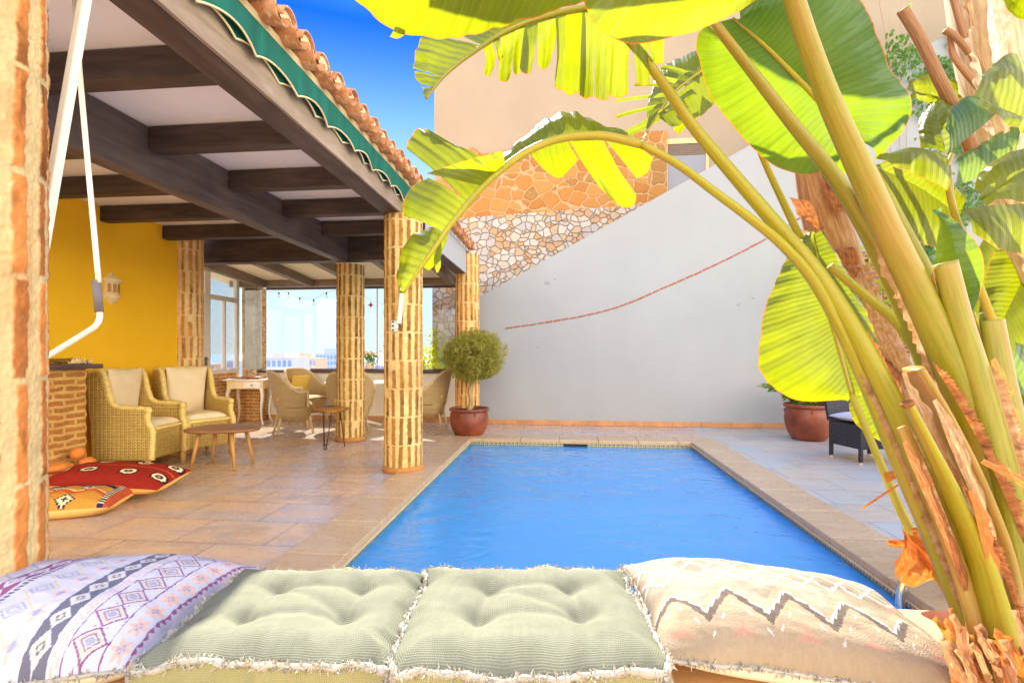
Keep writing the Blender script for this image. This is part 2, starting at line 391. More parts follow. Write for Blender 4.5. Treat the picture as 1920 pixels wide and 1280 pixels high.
pk = bz(886, 276); pl = bz(858, 300); pr_ = bz(905, 290); p5 = bz(1252, 246)
mb = MB(); mb.extrude([(X0 + .05, z1 - .04), (xl, z2 - .04), (xl, p5[1]), (bz(1150, 246)[0], bz(1150, 250)[1]), (pr_[0], pr_[1]), (pk[0], pk[1]), (pl[0], pl[1]), (X0 + .05, pl[1] - .45)], .12, Matrix.Translation((0, .035, 0))); mb.build('stone_cladding', m_och, nb)
m_cream = stucco('cream_trim', lin(236, 196, 140), .06, 4)
m_shut = plain('brown_shutter', lin(120, 96, 66), .5)
m_glassd = plain('window_dark_glass', lin(120, 120, 130), .15, 0, .05, 3, 0, .6)
wx0, wz1 = bz(1253, 268); wx1, wz0 = bz(1325, 380)
wn = MB(); 
for x0, x1, z0, z1_ in ((wx0 - .06, wx0, wz0, wz1 + .1), (wx1, wx1 + .06, wz0, wz1 + .1), (wx0, wx1, wz1, wz1 + .1)): wn.box(x0, x1, .06, .099, z0, z1_)
win = wn.build('window', m_cream, nb)
mb = MB()
for i in range(6): mb.box(wx0 + .01, wx1 - .01, .07, .09, wz1 - .035 - i * .036, wz1 - .012 - i * .036)
mb.build('roller_shutter', m_shut, win)
mb = MB(); mb.box(wx0, wx1, .08, .097, wz0, wz1); mb.build('pane', m_glassd, win)

# ---------------------------------------------------------------- yellow house wall and back window wall
m_yel = stucco('yellow_render', lin(255, 196, 34), .05, 1.6, .85, .2, 50)
HX = -4.9
mb = MB(); mb.box(-.2, 0, 0, 5.98, -.1, 3.1)
hw = mb.build('house_wall', m_yel); hw.location = (HX, 0, 0); tag(hw, 'yellow ochre rendered house wall behind the wicker armchairs', 'wall')
GY = 8.55
m_low = stucco('white_low_wall', lin(238, 228, 206), .04, 2, .9)
m_dkwood = wood('dark_beam_y', lin(64, 51, 47), lin(110, 90, 80), 'y', .55)
m_dkwoodx = wood('dark_beam_x', lin(54, 43, 40), lin(98, 80, 70), 'x', .55)
m_grwood = wood('weathered_beam_y', lin(132, 112, 94), lin(176, 156, 132), 'y', .75)
lw = empty('window_parapet', (-3.6, GY, 0), 0, 'low white parapet wall with a dark wooden sill under the frameless glazing', 'low wall')
mb = MB(); mb.box(-2.05, 1.98, 0, .2, 0, .85); mb.build('wall_body', m_low, lw)
mb = MB(); mb.box(-2.08, 2.0, -.06, .26, .851, .90); mb.box(-.9, 2.0, -.03, .0, .901, .925); mb.build('sill', wood('sill_wood', lin(70, 52, 42), lin(120, 92, 74), 'x', .5), lw, bevel=.004)
mb = MB(); mb.box(-2.05, 1.98, -.014, -.001, .003, .09); mb.build('skirting', m_skirt, lw)
# frameless glass panes
t = NT('clear_glass'); fr = t.n('Fresnel', IOR=1.45)
g = t.n('BsdfGlossy', Color=(1, 1, 1, 1), Roughness=.0); tr = t.n('BsdfTransparent', Color=(.975, .99, .995, 1))
s = t.n('MixShader', i0=t.math('MULTIPLY', fr, .6), i1=tr, i2=g); t.t.links.new(s.outputs[0], t.out.inputs[0]); m_glass = t.m
m_alu = plain('bronze_track', lin(110, 84, 66), .4, .3); m_whal = plain('white_aluminium', lin(232, 228, 222), .35)
gz = empty('glass_screen', (-3.6, GY + .1, .9), 0, 'row of frameless clear glass panels above the parapet overlooking the town', 'glass screen')
xs = [-1.77, -1.0, -.35, .3, 1.0, 1.75]
for k in range(5):
    mb = MB(); dy = .012 * (k % 2); mb.box(xs[k] + .004, xs[k + 1] - .004, dy - .004, dy + .004, .026, 1.46); mb.build('pane', m_glass, gz)
mb = MB(); mb.box(-1.8, 1.95, -.025, .03, 1.46, 1.50); mb.build('track', m_alu, gz)
mb = MB(); mb.box(.293, .307, -.02, -.006, .03, 1.46); mb.build('edge_strip', plain('copper_strip', lin(206, 150, 90), .4), gz)
# folded stack of panels at the corner, edge on
for k in range(3):
    mb = MB(); mb.box(-1.86 - .035 * k, -1.852 - .035 * k, -.55 + .05 * k, -.06, .02, 1.46); mb.build('pane', m_glass, gz)
# stone pilaster in the left corner
m_pil = rubble('pilaster_rubble', [lin(232, 206, 160), lin(216, 186, 140), lin(240, 220, 180)], lin(186, 152, 104), 7, edge=.05, bump=.6)
mb = MB(); mb.box(-.15, .13, -.1, .22, 0, 2.4); o = mb.build('stone_pilaster', m_pil, bevel=.012); o.location = (-5.62, GY + .02, 0)
tag(o, 'narrow rubble stone pilaster in the corner beside the glass door', 'pilaster')
mb = MB(); mb.box(-.36, .2, 0, .2, .0, .78); o = mb.build('brick_plinth', bricks('plinth_brick', lin(196, 126, 66), lin(176, 106, 56), lin(226, 190, 120), .22, .058, .014)); o.location = (-5.52, 8.3, 0)
tag(o, 'low orange brick plinth wall behind the white console table', 'low wall')
# glazed side wall with door, on x = -5.8
gd = empty('glazed_door_wall', (-5.82, 7.3, 0), 0, 'white framed glass door with side light and transom windows at the end of the terrace', 'glass door')
fr_ = MB()
def fbox(y0, y1, z0, z1, x0=-.03, x1=.03): fr_.box(x0, x1, y0, y1, z0, z1)
Y = [-1.2, -.02, .32, .36, .80, .84, 1.1]
fbox(-1.25, -1.17, 0, 2.62); fbox(.27, .40, 0, 2.62); fbox(1.06, 1.14, .0, 2.62)
fbox(-1.17, .27, 2.10, 2.18); fbox(.40, 1.06, 2.10, 2.18); fbox(-1.17, 1.06, 2.55, 2.62); fbox(.40, 1.06, .86, .93); fbox(.74, .78, .93, 2.10)
fr_.build('frame', m_whal, gd, bevel=.004)
mb = MB(); mb.box(-.028, .028, .40, 1.06, .001, .86); mb.build('brick_panel', bricks('door_side_brick', lin(216, 140, 80), lin(196, 120, 66), lin(236, 206, 150), .22, .058, .014), gd)
mb = MB(); mb.box(-.004, .004, -1.17, .27, 2.18, 2.55); mb.box(-.004, .004, .40, 1.06, 2.18, 2.55); mb.box(-.004, .004, .40, .74, .93, 2.10); mb.box(-.004, .004, .78, 1.06, .93, 2.10); mb.build('window_panes', m_glass, gd)
dr = MB()
for y0, y1, z0, z1 in ((-.62, -.53, .01, 2.09), (.17, .262, .01, 2.09), (-.53, .17, .01, .10), (-.53, .17, .80, .90), (-.53, .17, 2.0, 2.09)): dr.box(.032, .075, y0, y1, z0, z1)
dr_ = dr.build('door', m_whal, gd, bevel=.005)
mb = MB(); mb.box(.048, .056, -.53, .17, .90, 2.0); mb.box(.048, .056, -.53, .17, .10, .80); mb.build('pane', m_glass, dr_)
mb = MB(); mb.box(.076, .10, .20, .23, 1.0, 1.14); mb.tube([(.10, .215, 1.1), (.125, .215, 1.1), (.125, .1, 1.1)], .009, 8); mb.build('handle', plain('dark_handle', lin(120, 110, 104), .35, .6), dr_, True)
# balcony parapet beyond the glazed wall
mb = MB(); mb.box(-.1, .1, -2, 1.6, 0, .95); o = mb.build('balcony_parapet', bricks('balcony_brick', lin(226, 150, 110), lin(206, 130, 96), lin(240, 216, 180), .22, .06, .014)); o.location = (-7.4, 7.6, 0)
tag(o, 'low pink brick balcony parapet seen through the open glass door', 'low wall')

# ---------------------------------------------------------------- the town beyond
m_bld = [stucco('far_wall_white', lin(178, 176, 184), .04, .1, .9, 0), stucco('far_wall_tan', lin(190, 162, 140), .05, .1, .9, 0), stucco('far_wall_grey', lin(150, 164, 186), .04, .1, .9, 0)]
m_fwin = plain('far_window', lin(96, 130, 190), .3, 0, .1, .2, 0)
def far_block(px0, px1, pyt, dist, m, nfl, nbay, label, dep=12, step=None):
    a = P(px0, HY, dist); b = P(px1, HY, dist); w = (b - a).length; zt = CH + (HY - pyt) / FP * dist
    c = (a + b) / 2; r = empty('apartment_building', (c.x, c.y, -26), TH, label, 'building')
    h = zt + 26
    mb = MB(); mb.box(-w / 2, w / 2, 0, dep, 0, h)
    if step: mb.box(-w / 2 + w * step[0], -w / 2 + w * step[1], 1, dep - 1, h, h + step[2])
    mb.box(-w / 2 - .2, w / 2 + .2, -.25, -.01, h - .5, h - .1)
    mb.build('wall', m, r)
    fh = 3.0; bw = w / nbay
    for i in range(min(nfl, 3)):
        for j in range(nbay):
            x = -w / 2 + bw * (j + .2); z = h - 1.0 - fh * i - 1.7
            mb = MB(); mb.box(x, x + bw * .6, -.12, -.011, z, z + 1.7); mb.build('window', m_fwin, r)
far_block(489, 548, 669, 140, m_bld[0], 6, 6, 'white apartment block with rows of blue windows, leftmost in the distance', step=(.3, .7, 1.2))
far_block(544, 592, 671, 190, m_bld[1], 5, 7, 'sandy distant apartment block right of the blue windowed one', step=(.1, .4, 2))
far_block(592, 652, 663, 260, m_bld[2], 8, 9, 'blue grey distant tower block beside the second brick column', step=(.25, .6, 3))
far_block(372, 402, 682, 240, m_bld[1], 5, 4, 'small distant house block seen through the glass door')
far_block(684, 720, 684, 300, m_bld[0], 5, 6, 'pale distant block behind the flowers on the sill')
far_block(425, 450, 676, 210, m_bld[2], 6, 4, 'grey distant block seen through the door side light')
# ================================================================ brick columns
m_col = vcol('column_brickwork', .9, .5, 70, spec=.15, dist=.004)
def column(x, y, z1, r, nu, nv, brick, mortar, label, seed, nb_=15, bh=.282, rot=0., plinth=True):
    root = empty('brick_column', (x, y, 0), rot, label, 'column', 'brick columns of the terrace')
    z0 = .0
    u = np.linspace(0, 1, nu); v = np.linspace(z0, z1, nv); U, V = np.meshgrid(u, v)
    rs = np.random.default_rng(seed)
    Up = np.where(U >= 1, 0, U)
    arc = 2 * math.pi * r
    wob = (fbm(U * arc * 40, V * 40, seed) - .5) * .014
    band = np.floor((V + (fbm(U * 6, V * 0, seed + 5) - .5) * .02) / bh).astype(int)
    fy = V / bh - band
    sh = np.array([rs.uniform(-.05, .05) for _ in range(60)])[band]
    bx = Up * nb_ + sh; bi = np.floor(bx).astype(int) % nb_; fx = bx - np.floor(bx)
    key = (band * 31 + bi) % 997
    rt = rs.random(997); wv = rs.uniform(.38, .56, 997); cx = rs.uniform(.42, .58, 997); tl = rs.uniform(-.05, .05, 997)
    lean = tl[key] * (fy - .5) * 2
    w = arc / nb_
    dx = (np.abs(fx - cx[key] - lean) - wv[key] / 2) * w + wob
    top = rs.uniform(.015, .04, 997)[key] + (rs.random(997) < .08)[key] * .3; bot = rs.uniform(.01, .035, 997)[key]
    dy = np.maximum(fy - (1 - top), bot - fy) * bh + wob
    d = np.maximum(dx, dy)
    inb = smoothstep(-d, -.004, .005)
    nz = fbm(U * arc * 26, V * 26, seed + 9, 5); n2 = fbm(U * arc * 90, V * 90, seed + 3, 3); stain = smoothstep(fbm(U * arc * 5, V * 2.2, seed + 21, 4), .5, .72)
    bc = np.array(brick)[None, None, :] * (.72 + .56 * rt[key])[..., None] * (.7 + .6 * nz)[..., None]
    bc = bc * (1 - .5 * smoothstep(fbm(U * arc * 18, V * 7, seed + 30, 4), .56, .72))[..., None]
    mc = np.array(mortar)[None, None, :] * (.78 + .4 * nz)[..., None]
    mc = mc * (1 - .35 * stain)[..., None] + np.array(brick) * .35 * stain[..., None]
    c = bc * inb[..., None] + mc * (1 - inb[..., None])
    rr = r - .008 + inb * .0045 + (n2 - .5) * .006 + (nz - .5) * .008
    rr[:, -1] = rr[:, 0]
    A = U * 2 * math.pi
    mb = MB(); mb.grid(rr * np.cos(A), rr * np.sin(A), V, U * arc, V, c)
    o = mb.build('shaft', m_col, root, True, fixn=False)
    if plinth:
        mb = MB(); mb.lathe([(r + .004, .001), (r + .012, .004), (r + .012, .045), (r - .002, .06)], 40); mb.build('base_ring', stucco('column_base', lin(190, 130, 70), .15, 8), root, True)
    return root
br1, mo1 = lin(168, 120, 56), lin(228, 196, 128)
column(-1.64, 1.18, 2.60, .20, 420, 760, lin(184, 116, 60), lin(202, 178, 126), 'large sunlit brick column at the left edge, nearest to the camera', 11, plinth=False, rot=.3)
column(-1.63, 5.00, 2.60, .20, 220, 460, br1, mo1, 'brick column beside the pool edge carrying the awning bracket', 23, rot=.1)
column(-2.91, 6.62, 2.41, .19, 160, 320, br1, mo1, 'brick column behind the hairpin stool under the inner beam', 37, rot=.7)
column(-1.465, 7.62, 2.72, .19, 150, 320, lin(200, 134, 62), lin(238, 198, 130), 'brick column at the far end behind the potted olive tree', 41)
column(-4.93, 6.10, 2.75, .20, 160, 320, lin(196, 138, 70), lin(238, 206, 146), 'brick column built against the end of the yellow wall', 53, rot=.4)
# ================================================================ terrace roof
roof = empty('terrace_roof', (-3.2, 3.5, 2.6), 0, 'terrace roof of dark timber beams, white boards and terracotta eave tiles', 'roof')
def atr(mb): mb.v = [(x + 3.2, y - 3.5, z - 2.6) for x, y, z in mb.v]; return mb
def rbox(name, m, *a, bevel=.006):
    mb = MB(); mb.box(*a); return atr(mb).build(name, m, roof, bevel=bevel)
m_ceil = stucco('white_boards', lin(244, 242, 240), .03, 2.2, .8, .15, 40)
mb = MB(); mb.box(-4.9, -1.64, .92, 6.398, 2.772, 2.80)
atr(mb).build('ceiling', m_ceil, roof)
mb = MB(); mb.add([(-6.2, 6.501, 2.66), (-1.6, 6.501, 2.66), (-1.6, 9.0, 2.47), (-6.2, 9.0, 2.47), (-6.2, 6.501, 2.70), (-1.6, 6.501, 2.70), (-1.6, 9.0, 2.51), (-6.2, 9.0, 2.51)], [(0, 1, 2, 3), (7, 6, 5, 4), (0, 4, 5, 1), (1, 5, 6, 2), (2, 6, 7, 3), (3, 7, 4, 0)])
atr(mb).build('ceiling', stucco('cream_boards', lin(236, 226, 196), .05, 2.2, .8, .15, 40), roof)
# outer beam: dark underside, weathered outer face
rbox('beam', m_dkwood, -1.795, -1.625, .92, 5.0, 2.60, 2.768)
rbox('fascia_board', m_grwood, -1.623, -1.600, .92, 5.005, 2.603, 2.90, bevel=.004)
rbox('beam', wood('inner_beam', lin(78, 66, 64), lin(122, 106, 98), 'y', .55), -2.99, -2.85, .92, 6.398, 2.412, 2.768, bevel=.008)
for k, y in enumerate((1.51, 2.34, 3.17, 4.00, 4.83, 5.66)):
    rbox('rafter', m_dkwoodx, -2.848, -1.797, y, y + .11, 2.605, 2.766)
    rbox('rafter', m_dkwoodx, -4.898, -2.992, y, y + .11, 2.605, 2.766)
rbox('beam', m_dkwoodx, -6.0, -1.45, 6.40, 6.56, 2.44, 2.80)
rbox('beam', wood('rear_beam', lin(120, 102, 84), lin(168, 146, 124), 'x', .6), -6.0, -1.45, 8.46, 8.62, 2.40, 2.56)
for x in (-5.35, -4.45, -3.55, -2.65, -1.9):
    mb = MB(); mb.bar((x, 6.565, 2.585), (x, 8.455, 2.445), .11, .15); atr(mb).build('rafter', wood('rear_rafter', lin(112, 96, 82), lin(160, 140, 120), 'y', .6), roof, bevel=.005)
rbox('beam', m_dkwood, -1.62, -1.462, 5.22, 7.40, 2.40, 2.60)
rbox('fascia_board', stucco('white_fascia', lin(176, 176, 174), .06, 3), -1.46, -1.44, 5.2, 7.405, 2.405, 2.75, bevel=.004)
# cream mortar band above the valance + roof slab
m_eave = stucco('eave_plaster', lin(234, 212, 160), .1, 4, .9)
rbox('eave_band', m_eave, -1.70, -1.585, .92, 5.42, 2.903, 2.985)
rbox('eave_band', stucco('white_eave', lin(226, 222, 214), .06, 3), -1.70, -1.43, 5.425, 7.9, 2.752, 2.80)
m_tile = NT('roof_terracotta'); o = m_tile.ob(); f = m_tile.noise(o, 9, 6, .65); f2 = m_tile.noise(o, 30, 4)
cc = m_tile.ramp(f, [(.28, lin(138, 84, 52)), (.5, lin(178, 116, 70)), (.72, lin(200, 148, 104))]); cc = m_tile.mix(m_tile.ramp(f2, [(.5, 0.), (.75, .6)]), cc, lin(222, 196, 150))
m_tile = m_tile.pbr(cc, .85, m_tile.bump(f2, .4, .004), spec=.2)
mb = MB()
def slab(x0, z0, x1, z1, y0, y1, t_=.05):
    mb.add([(x0, y0, z0), (x0, y1, z0), (x1, y1, z1), (x1, y0, z1), (x0, y0, z0 + t_), (x0, y1, z0 + t_), (x1, y1, z1 + t_), (x1, y0, z1 + t_)], [(0, 1, 2, 3), (7, 6, 5, 4), (0, 4, 5, 1), (1, 5, 6, 2), (2, 6, 7, 3), (3, 7, 4, 0)])
slab(-1.66, 2.99, -5.2, 3.62, .9, 5.42); slab(-1.52, 2.805, -6.2, 3.45, 5.43, 8.9)
atr(mb).build('roof_slab', m_tile, roof)
m_mort = stucco('tile_mortar', lin(226, 200, 150), .12, 20, .9)
def half_tile(name, x, y, z, up, r0=.082, r1=.07, L=.46, slope=.178, th=.012, m=None):
    mb = MB(); n = 12; V = []
    for (rr, xx) in ((r0, 0), (r1, -L)):
        for t_ in (0, th):
            for k in range(n + 1):
                a = math.pi * k / n; q = rr - t_
                V.append((x + xx, y + q * math.cos(a), z - xx * slope + (1 if up else -1) * q * math.sin(a)))
    N = n + 1; F = []
    for k in range(n):
        F += [(k, k + 1, 2 * N + k + 1, 2 * N + k), (N + k, 3 * N + k, 3 * N + k + 1, N + k + 1), (k, N + k, N + k + 1, k + 1), (2 * N + k, 2 * N + k + 1, 3 * N + k + 1, 3 * N + k)]
    F += [(0, 2 * N, 3 * N, N), (n, N + n, 3 * N + n, 2 * N + n)]
    mb.add(V, F); o = atr(mb).build(name, m or m_tile, roof, True)
    o.data.polygons.foreach_set('use_smooth', [len(p.vertices) == 4 for p in o.data.polygons]); return o
def mplug(x, y, z, r):
    mb = MB(); n = 12; V = [(x - .03, y, z)] + [(x - .012, y + r * math.cos(math.pi * k / n), z + r * math.sin(math.pi * k / n)) for k in range(n + 1)]
    V[0] = (x - .02, y, z); mb.add(V, [(0, k + 1, k + 2) for k in range(n)]); return atr(mb)
def eave(x, z, y0, y1, st):
    n = int((y1 - y0) / st)
    for i in range(n):
        y = y0 + i * st + random.uniform(-.008, .008); j = random.uniform(-.012, .012)
        half_tile('pan_tile', x + j, y, z + .085, False)
        half_tile('cap_tile', x - .02 + j, y + st / 2, z + .092, True, .078, .066)
    mb = MB()
    for i in range(n):
        y = y0 + i * st + st / 2; q = mplug(x - .03, y, z + .088, .064); mb.add([Vector(v) + Vector((0, 0, 0)) for v in q.v], q.f)
    mb.build('tile_mortar', m_mort, roof)
eave(-1.475, 2.935, 1.0, 5.45, .215)
eave(-1.35, 2.765, 5.5, 7.75, .20)
# ================================================================ awning (rolled up against the eave) and its arms
aw = empty('awning', (-1.57, 3.2, 2.8), 0, 'green scalloped awning valance with cream piping hung along the terrace eave', 'awning')
t = NT('green_canvas'); o = t.ob(1, .3, 1); f = t.noise(t.ob(1, 1.5, .3), 6, 5); c = t.ramp(f, [(.3, lin(0, 92, 76)), (.6, lin(6, 120, 98)), (.8, lin(30, 140, 116))])
nrm = t.bump(t.noise(t.ob(1, 1, 1), 300, 2), .15, .001)
d = t.n('BsdfPrincipled', Base_Color=c, Roughness=.75, Normal=nrm); tl = t.n('BsdfTranslucent', Color=lin(10, 130, 100))
s = t.n('MixShader', i0=.25, i1=d, i2=tl); t.t.links.new(s.outputs[0], t.out.inputs[0]); m_green = t.m
m_pip = plain('cream_piping', lin(226, 206, 156), .8)
def atw(mb): mb.v = [(x + 1.57, y - 3.2, z - 2.8) for x, y, z in mb.v]; return mb
def scallop(y): q = (y / .40) % 1.0; return np.abs(np.sin(np.pi * q)) ** .8
for nm, xo, zt, zb, amp in (('valance', -1.556, 2.905, 2.715, .055), ('inner_valance', -1.584, 2.88, 2.725, .045)):
    ny, nz = 420, 8; yy = np.linspace(.95, 5.22, ny); s_ = scallop(yy + (.13 if nm != 'valance' else 0))
    V_, Y_ = np.meshgrid(np.linspace(0, 1, nz), yy); zbot = zb + amp * s_
    Z = zt + (zbot[:, None] - zt) * V_
    X = xo + .010 * np.sin(Y_ * 9) * V_ + .012 * (fbm(Y_ * 5, V_ * .6, 3) - .5) * V_ + (s_[:, None] - .5) * .012 * V_
    mb = MB(); mb.grid(X, Y_, Z, Y_, Z); o = atw(mb).build(nm, m_green, aw, True); sm = o.modifiers.new('s', 'SOLIDIFY'); sm.thickness = .002
    mb = MB(); mb.tube(list(zip(X[:, -1] + .002, yy, zbot)), .006, 6); atw(mb).build('piping', m_pip, aw, True)
m_warm = plain('cream_enamel', lin(240, 232, 206), .3, 0, .05, 20, .03, .5)
def arm(a, b, w, h, brk):
    mb = MB(); mb.bar(a, b, w, h, (0, 1, 0)); ar = atw(mb).build('arm', m_warm, aw, bevel=.006)
    x, y, z = brk; mb = MB(); mb.box(x - .03, x + .03, y - .02, y, z - .055, z + .055); mb.box(x + .0, x + .045, y - .03, y - .02, z - .03, z + .04)
    b_ = atw(mb).build('bracket', plain('galvanised_bracket', lin(206, 204, 196), .4, .5), ar, bevel=.004)
    mb = MB()
    for dz in (-.04, .0, .04): mb.lathe([(0, 0), (.009, 0), (.009, .008), (0, .01)], 10); mb.v[-40:] = [(x - .01 + p[0], y - .021 - p[2], z + dz + p[1]) for p in mb.v[-40:]]
    atw(mb).build('bolts', m_dark, b_)
arm((-1.60, 4.77, 1.49), (-1.53, 4.90, 2.70), .035, .045, (-1.655, 4.802, 1.47))
arm((-1.66, 1.425, 1.46), (-1.545, 1.53, 2.72), .028, .030, (-1.68, 1.41, 1.47))
# hanging crank
cr = empty('awning_crank', P(185, 525, 2.12), 0, 'white awning crank with grey grip and bent end hanging by the left column', 'crank')
o3 = Vector(P(185, 525, 2.12))
def rel(pts): return [Vector(P(*p)) - o3 for p in pts]
mb = MB(); mb.tube(rel([(140, -10, 2.12), (148, 120, 2.12), (185, 530, 2.12)]), .0105, 12, 20); mb.build('rod', m_warm, cr, True)
mb = MB(); mb.tube(rel([(180.5, 526, 2.12), (186, 585, 2.12)]), .0165, 14); mb.build('grip', plain('grey_rubber', lin(122, 112, 110), .6), cr, True)
mb = MB(); mb.tube(rel([(186, 580, 2.12), (187, 594, 2.12), (182, 607, 2.11), (168, 619, 2.10), (95, 664, 2.06), (70, 680, 2.04)]), .0115, 12, 40); mb.build('handle', m_warm, cr, True)
# ================================================================ lantern on the yellow wall
m_cer = plain('cream_ceramic', lin(238, 216, 160), .25, 0, .06, 20, .1, .5)
q = P(208, 540, 0); 
a = (208 - 960) / FP; dd = HX / (-SS + a * CC); lp = P(208, 540, dd)
lan = empty('wall_lantern', (HX, lp.y, lp.z), R(90), 'cream ceramic half lantern with arched openings on the yellow wall', 'wall lantern')
mb = MB()
for (r, z) in [(1, 1)]:
    n = 10; prof = [(.0, -.185), (.02, -.18), (.025, -.165), (.045, -.15), (.085, -.10), (.088, -.085), (.075, -.075), (.075, .065), (.10, .075), (.10, .09), (.055, .12), (.03, .14), (.022, .165), (.0, .175)]
    V = []
    for r_, z_ in prof:
        for k in range(n + 1):
            an = math.pi * k / n; V.append((r_ * math.cos(an), -r_ * math.sin(an), z_))
    N = n + 1
    F = [(i * N + k, i * N + k + 1, (i + 1) * N + k + 1, (i + 1) * N + k) for i in range(len(prof) - 1) for k in range(n) if not (i == 6 and k in (2, 4, 6, 8, 1) and False)]
    mb.add(V, F)
mb.build('body', m_cer, lan, True)
mb = MB()
for an in (40, 75, 110, 145):
    c_, s_ = math.cos(R(an)), math.sin(R(an)); w = .016
    pts = [(-w, -.05), (w, -.05), (w, .025)] + [(w * math.cos(R(t_)), .025 + w * 1.3 * math.sin(R(t_))) for t_ in range(30, 180, 30)] + [(-w, .025)]
    M_ = Matrix(((-s_, 0, 0), (-c_, 0, 0), (0, 1, 0)))
    V = [(c_ * .0765 - s_ * p, -s_ * .0765 - c_ * p, z_) for p, z_ in pts]; mb.add(V, [tuple(range(len(V)))])
mb.build('openings', plain('amber_glass', lin(176, 120, 20), .3), lan)
# ================================================================ wicker
def wicker(name, ca, cb, cd, bw=.042, bh=.0155):
    t = NT(name); u = t.uv()
    nz = t.n('TexNoise', Vector=u, Scale=14, Detail=2).outputs[1]
    w = t.n('VectorMath', {'operation': 'MULTIPLY_ADD'}, i0=nz, i1=(.008,) * 3, i2=u)
    b = t.n('TexBrick', {'offset': .5}, Vector=w, Color1=ca, Color2=cb, Mortar=cd, Scale=1, Mortar_Size=.0026, Mortar_Smooth=.5, Bias=0, Brick_Width=bw, Row_Height=bh)
    g = t.noise(t.uv(), 5, 4); c = t.mix(t.ramp(g, [(.35, 0.), (.7, .45)]), b.outputs[0], sc3(cb, .7))
    sep = t.n('SeparateXYZ', Vector=w); st = t.math('ABSOLUTE', t.math('SINE', t.math('MULTIPLY', sep.outputs[0], 3.14159 / bw)))
    h = t.math('ADD', t.math('MULTIPLY', b.outputs[1], -1.), t.math('MULTIPLY', st, .35))
    c = t.mix(t.ramp(st, [(0, .22), (.4, 0.)]), c, cd)
    bd = t.noise(t.uv(.4, 26), 1.6, 3); c = t.mix(t.ramp(bd, [(.42, 0.), (.62, .38)]), c, sc3(cb, .62))
    return t.pbr(c, .6, t.bump(h, .9, .008), spec=.3)
m_wick = wicker('honey_wicker', lin(242, 208, 116), lin(222, 182, 92), lin(104, 72, 24))
m_wick2 = wicker('pale_wicker', lin(244, 214, 156), lin(230, 194, 132), lin(104, 76, 36), .040, .017)
m_wickd = wicker('dark_wicker', lin(88, 86, 88), lin(60, 58, 62), lin(20, 20, 22), .012, .03)
m_rim = stucco('wicker_rim', lin(232, 202, 116), .2, 30, .6, .8, 120, .004)
m_rim2 = stucco('pale_wicker_rim', lin(220, 192, 140), .2, 30, .6, .8, 120, .004)
def fabric(name, c, bs=500, var=.05, rough=.9):
    t = NT(name); x = t.n('TexWave', {'bands_direction': 'X'}, Vector=t.uv(), Scale=60, Distortion=.8).outputs[1]
    y = t.n('TexWave', {'bands_direction': 'Y'}, Vector=t.uv(), Scale=60, Distortion=.8).outputs[1]
    f = t.noise(t.ob(), 8, 5); h = t.math('ADD', t.math('MAXIMUM', x, y), t.math('MULTIPLY', f, 3.))
    return t.pbr(t.ramp(f, [(.3, sc3(c, 1 - var)), (.7, sc3(c, 1 + var))]), rough, t.bump(h, .25, .004), spec=.15)
m_cush = fabric('cream_cushion', lin(236, 214, 170)); m_ycush = fabric('yellow_cushion', lin(236, 196, 92)); m_gcush = fabric('grey_cushion', lin(196, 192, 192))
m_leg = plain('honey_wood', lin(196, 146, 76), .5)
def pillow_grid(w, d, h, n=28, pw=2.2, pinch=.06, lump=.006, seed=0):
    u = np.linspace(-1, 1, n); U, V = np.meshgrid(u, u, indexing='ij')
    e = ((1 - np.abs(U) ** pw) * (1 - np.abs(V) ** pw)).clip(0) ** .55
    k = 1 - pinch * (1 - np.abs(V) ** 2) * np.abs(U) ** 4; k2 = 1 - pinch * (1 - np.abs(U) ** 2) * np.abs(V) ** 4
    X = U * w / 2 * k; Y = V * d / 2 * k2
    Z = h / 2 * e + lump * (fbm(U * 3 + 9, V * 3, seed) - .5) * e
    return X, Y, Z
def pillow(name, m, parent, w, d, h, M, seed=0, pw=2.2):
    X, Y, Z = pillow_grid(w, d, h, 24, pw, seed=seed); mb = MB()
    mb.grid(X, Y, Z, X, Y); mb.grid(X, Y, -Z * .8, X, Y, flip=True)
    mb.v = [tuple(M @ Vector(p)) for p in mb.v]
    return mb.build(name, m, parent, True)
def T(x, y, z): return Matrix.Translation((x, y, z))
def RX(a): return Matrix.Rotation(R(a), 4, 'X')
def RY(a): return Matrix.Rotation(R(a), 4, 'Y')
def RZ(a): return Matrix.Rotation(R(a), 4, 'Z')
